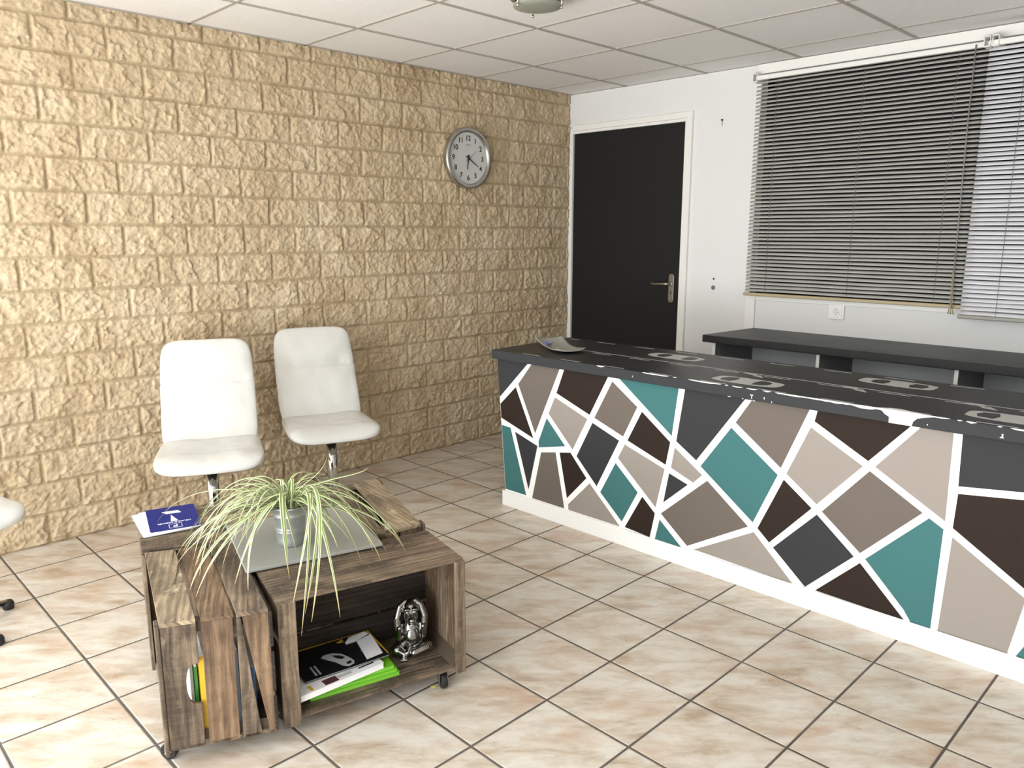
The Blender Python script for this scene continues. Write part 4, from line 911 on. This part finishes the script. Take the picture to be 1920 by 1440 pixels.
# silver dog: one continuous figure, hound ears hanging, legs folded
def dog():
    C = Vector((1.962, -2.972, FZ)); ang = radians(-31); ca, sa = cos(ang), sin(ang)
    T = Matrix.Translation(C) @ Matrix.Rotation(ang, 4, 'Z') @ Matrix.Scale(.97, 4)
    bm = bmesh.new()
    def ell(c, r, rot=(0, 0, 0)):
        m = Matrix.Translation(c) @ Matrix.Rotation(rot[2], 4, 'Z') @ Matrix.Rotation(rot[1], 4, 'Y') @ Matrix.Rotation(rot[0], 4, 'X') @ Matrix.Diagonal((r[0], r[1], r[2], 1))
        bmesh.ops.create_uvsphere(bm, u_segments=24, v_segments=16, radius=1, matrix=m)
    def cap(a, b_, r0, r1, n=7):
        a = Vector(a); b_ = Vector(b_)
        for k in range(n): f = k/(n-1); p = a.lerp(b_, f); r_ = r0+(r1-r0)*f; ell(p, (r_, r_, r_))
    # x forward (to viewer), y to viewer's right
    ell((-.010, 0, .046), (.038, .039, .046)); ell((-.004, 0, .082), (.030, .032, .042)); ell((.012, 0, .064), (.024, .026, .036))   # seated trunk, chest
    ell((-.006, 0, .150), (.030, .028, .034)); ell((.006, 0, .132), (.028, .025, .024))                                      # head, cheeks
    ell((.034, 0, .134), (.020, .0145, .011)); ell((.038, 0, .121), (.015, .013, .006))                                       # muzzle, jaw
    ell((.019, .013, .163), (.010, .012, .0045)); ell((.019, -.013, .163), (.010, .012, .0045))                              # brows
    for s_ in (-1, 1):
        for p0, p1, r0, r1 in (((-.008, s_*.016, .178), (-.002, s_*.034, .164), .009, .010), ((-.002, s_*.034, .164), (.004, s_*.044, .130), .010, .0125), ((.004, s_*.044, .130), (.008, s_*.043, .084), .0125, .0095)):
            cap(p0, p1, r0, r1, 8)                                                                                           # long hanging ears
        cap((-.004, s_*.032, .096), (.012, s_*.040, .064), .012, .0105, 8); cap((.012, s_*.040, .064), (.020, s_*.038, .100), .0105, .0085, 8)
        cap((-.016, s_*.026, .024), (.018, s_*.048, .022), .026, .021, 8)                                                    # thighs
    cap((.018, .048, .024), (.040, .006, .020), .021, .016, 9); cap((.018, -.048, .022), (.040, -.026, .017), .019, .014, 8) # shins
    cap((.034, -.028, .013), (.050, -.030, .009), .0115, .009, 6)
    for k in range(4): ell((.055, -.0395+k*.0062, .0065), (.0075, .0036, .0062))                                             # toes
    cap((.030, -.008, .034), (.044, -.016, .024), .010, .008)
    bmesh.ops.transform(bm, matrix=T, verts=bm.verts)
    me = bpy.data.meshes.new('dog_body'); bm.to_mesh(me); bm.free(); me.materials.append(M['silver'])
    t = empty('dog_figurine', C, 'shiny silver sitting dog figurine in front crate', 'figurine')
    o = bpy.data.objects.new('body', me); COL.objects.link(o); adopt(o, t)
    rm = o.modifiers.new('r', 'REMESH'); rm.mode = 'VOXEL'; rm.voxel_size = .0011; rm.use_smooth_shade = True
    sm_ = o.modifiers.new('s', 'SMOOTH'); sm_.factor = .5; sm_.iterations = 2
    def part(name, c, r, mat, ring=False):
        b = bmesh.new(); bmesh.ops.create_uvsphere(b, u_segments=20, v_segments=12, radius=1, matrix=T @ Matrix.Translation(c) @ Matrix.Diagonal((r[0], r[1], r[2], 1)))
        m2 = bpy.data.meshes.new(name); b.to_mesh(m2); b.free(); m2.materials.append(mat)
        for p in m2.polygons: p.use_smooth = True
        oo = bpy.data.objects.new(name, m2); COL.objects.link(oo); adopt(oo, t)
    for s_ in (-1, 1): part('eye', (.0215, s_*.012, .152), (.0055, .0075, .006), M['silver'])
    part('nose', (.052, 0, .137), (.005, .009, .0065), M['silver'])
dog()

# magazines standing in the left crate, seen through its slats
av3 = Vector((av.x, av.y, 0)); ad3 = Vector((ad.x, ad.y, 0))
def standing(label, v0, th, u0, u1, z1, mat, extra=None):
    P_ = lambda u, v, z: PA(u, v, z)
    t_ = empty('magazine', PA((u0+u1)/2, v0, ZB+.012), label, 'magazine', 'magazines standing in left crate')
    m = MB(); m.hexa([P_(u0, v0, ZB+.0115), P_(u1, v0, ZB+.0115), P_(u1, v0+th, ZB+.0115), P_(u0, v0+th, ZB+.0115), P_(u0, v0, z1), P_(u1, v0, z1), P_(u1, v0+th, z1), P_(u0, v0+th, z1)])
    m.build('page_block', M['paper'], t_)
    m = MB(); m.hexa([P_(u0-.0006, v0-.0008, ZB+.0112), P_(u1, v0-.0008, ZB+.0112), P_(u1, v0-.0001, ZB+.0112), P_(u0-.0006, v0-.0001, ZB+.0112), P_(u0-.0006, v0-.0008, z1), P_(u1, v0-.0008, z1), P_(u1, v0-.0001, z1), P_(u0-.0006, v0-.0001, z1)])
    m.hexa([P_(u0-.0012, v0-.0008, ZB+.0112), P_(u0-.0001, v0-.0008, ZB+.0112), P_(u0-.0001, v0+th+.0006, ZB+.0112), P_(u0-.0012, v0+th+.0006, ZB+.0112), P_(u0-.0012, v0-.0008, z1), P_(u0-.0001, v0-.0008, z1), P_(u0-.0001, v0+th+.0006, z1), P_(u0-.0012, v0+th+.0006, z1)])
    m.build('cover', mat, t_)
standing('white-covered magazine upright behind hand hole of left crate', .066, .006, .050, .23, .262, M['paper'])
standing('green magazine upright behind hand hole of left crate', .0755, .0065, .040, .22, .262, paint('leaf_green_cover', (70, 150, 60), .35))
standing('yellow magazine upright in the wide gap of left crate', .087, .012, .018, .22, .300, yel)
standing('pale blue magazine upright in narrow gap of left crate', .172, .010, .024, .22, .30, paint('pale_blue_cover', (150, 170, 200), .35, .2, 0, scale=60))
standing('blue magazine with yellow band upright behind split plank of left crate', .200, .022, .020, .22, .245, paint('blue_photo_cover', (50, 92, 140), .35, .3, 0, scale=30))

# fallen leaf scrap by the castor
b = MB(); b.prism([(2.072, -2.985, .0006), (2.084, -2.990, .0006), (2.088, -2.978, .002), (2.077, -2.972, .002)], (0, 0, .0012)); b.prism([(2.080, -2.972, .002), (2.087, -2.975, .002), (2.084, -2.965, .006)], (0, 0, .001))
tag(b.build('leaf_scrap', paint('yellow_green_leaf', (206, 208, 120), .6)), 'tiny yellow-green leaf scrap on floor beside right castor', 'leaf')
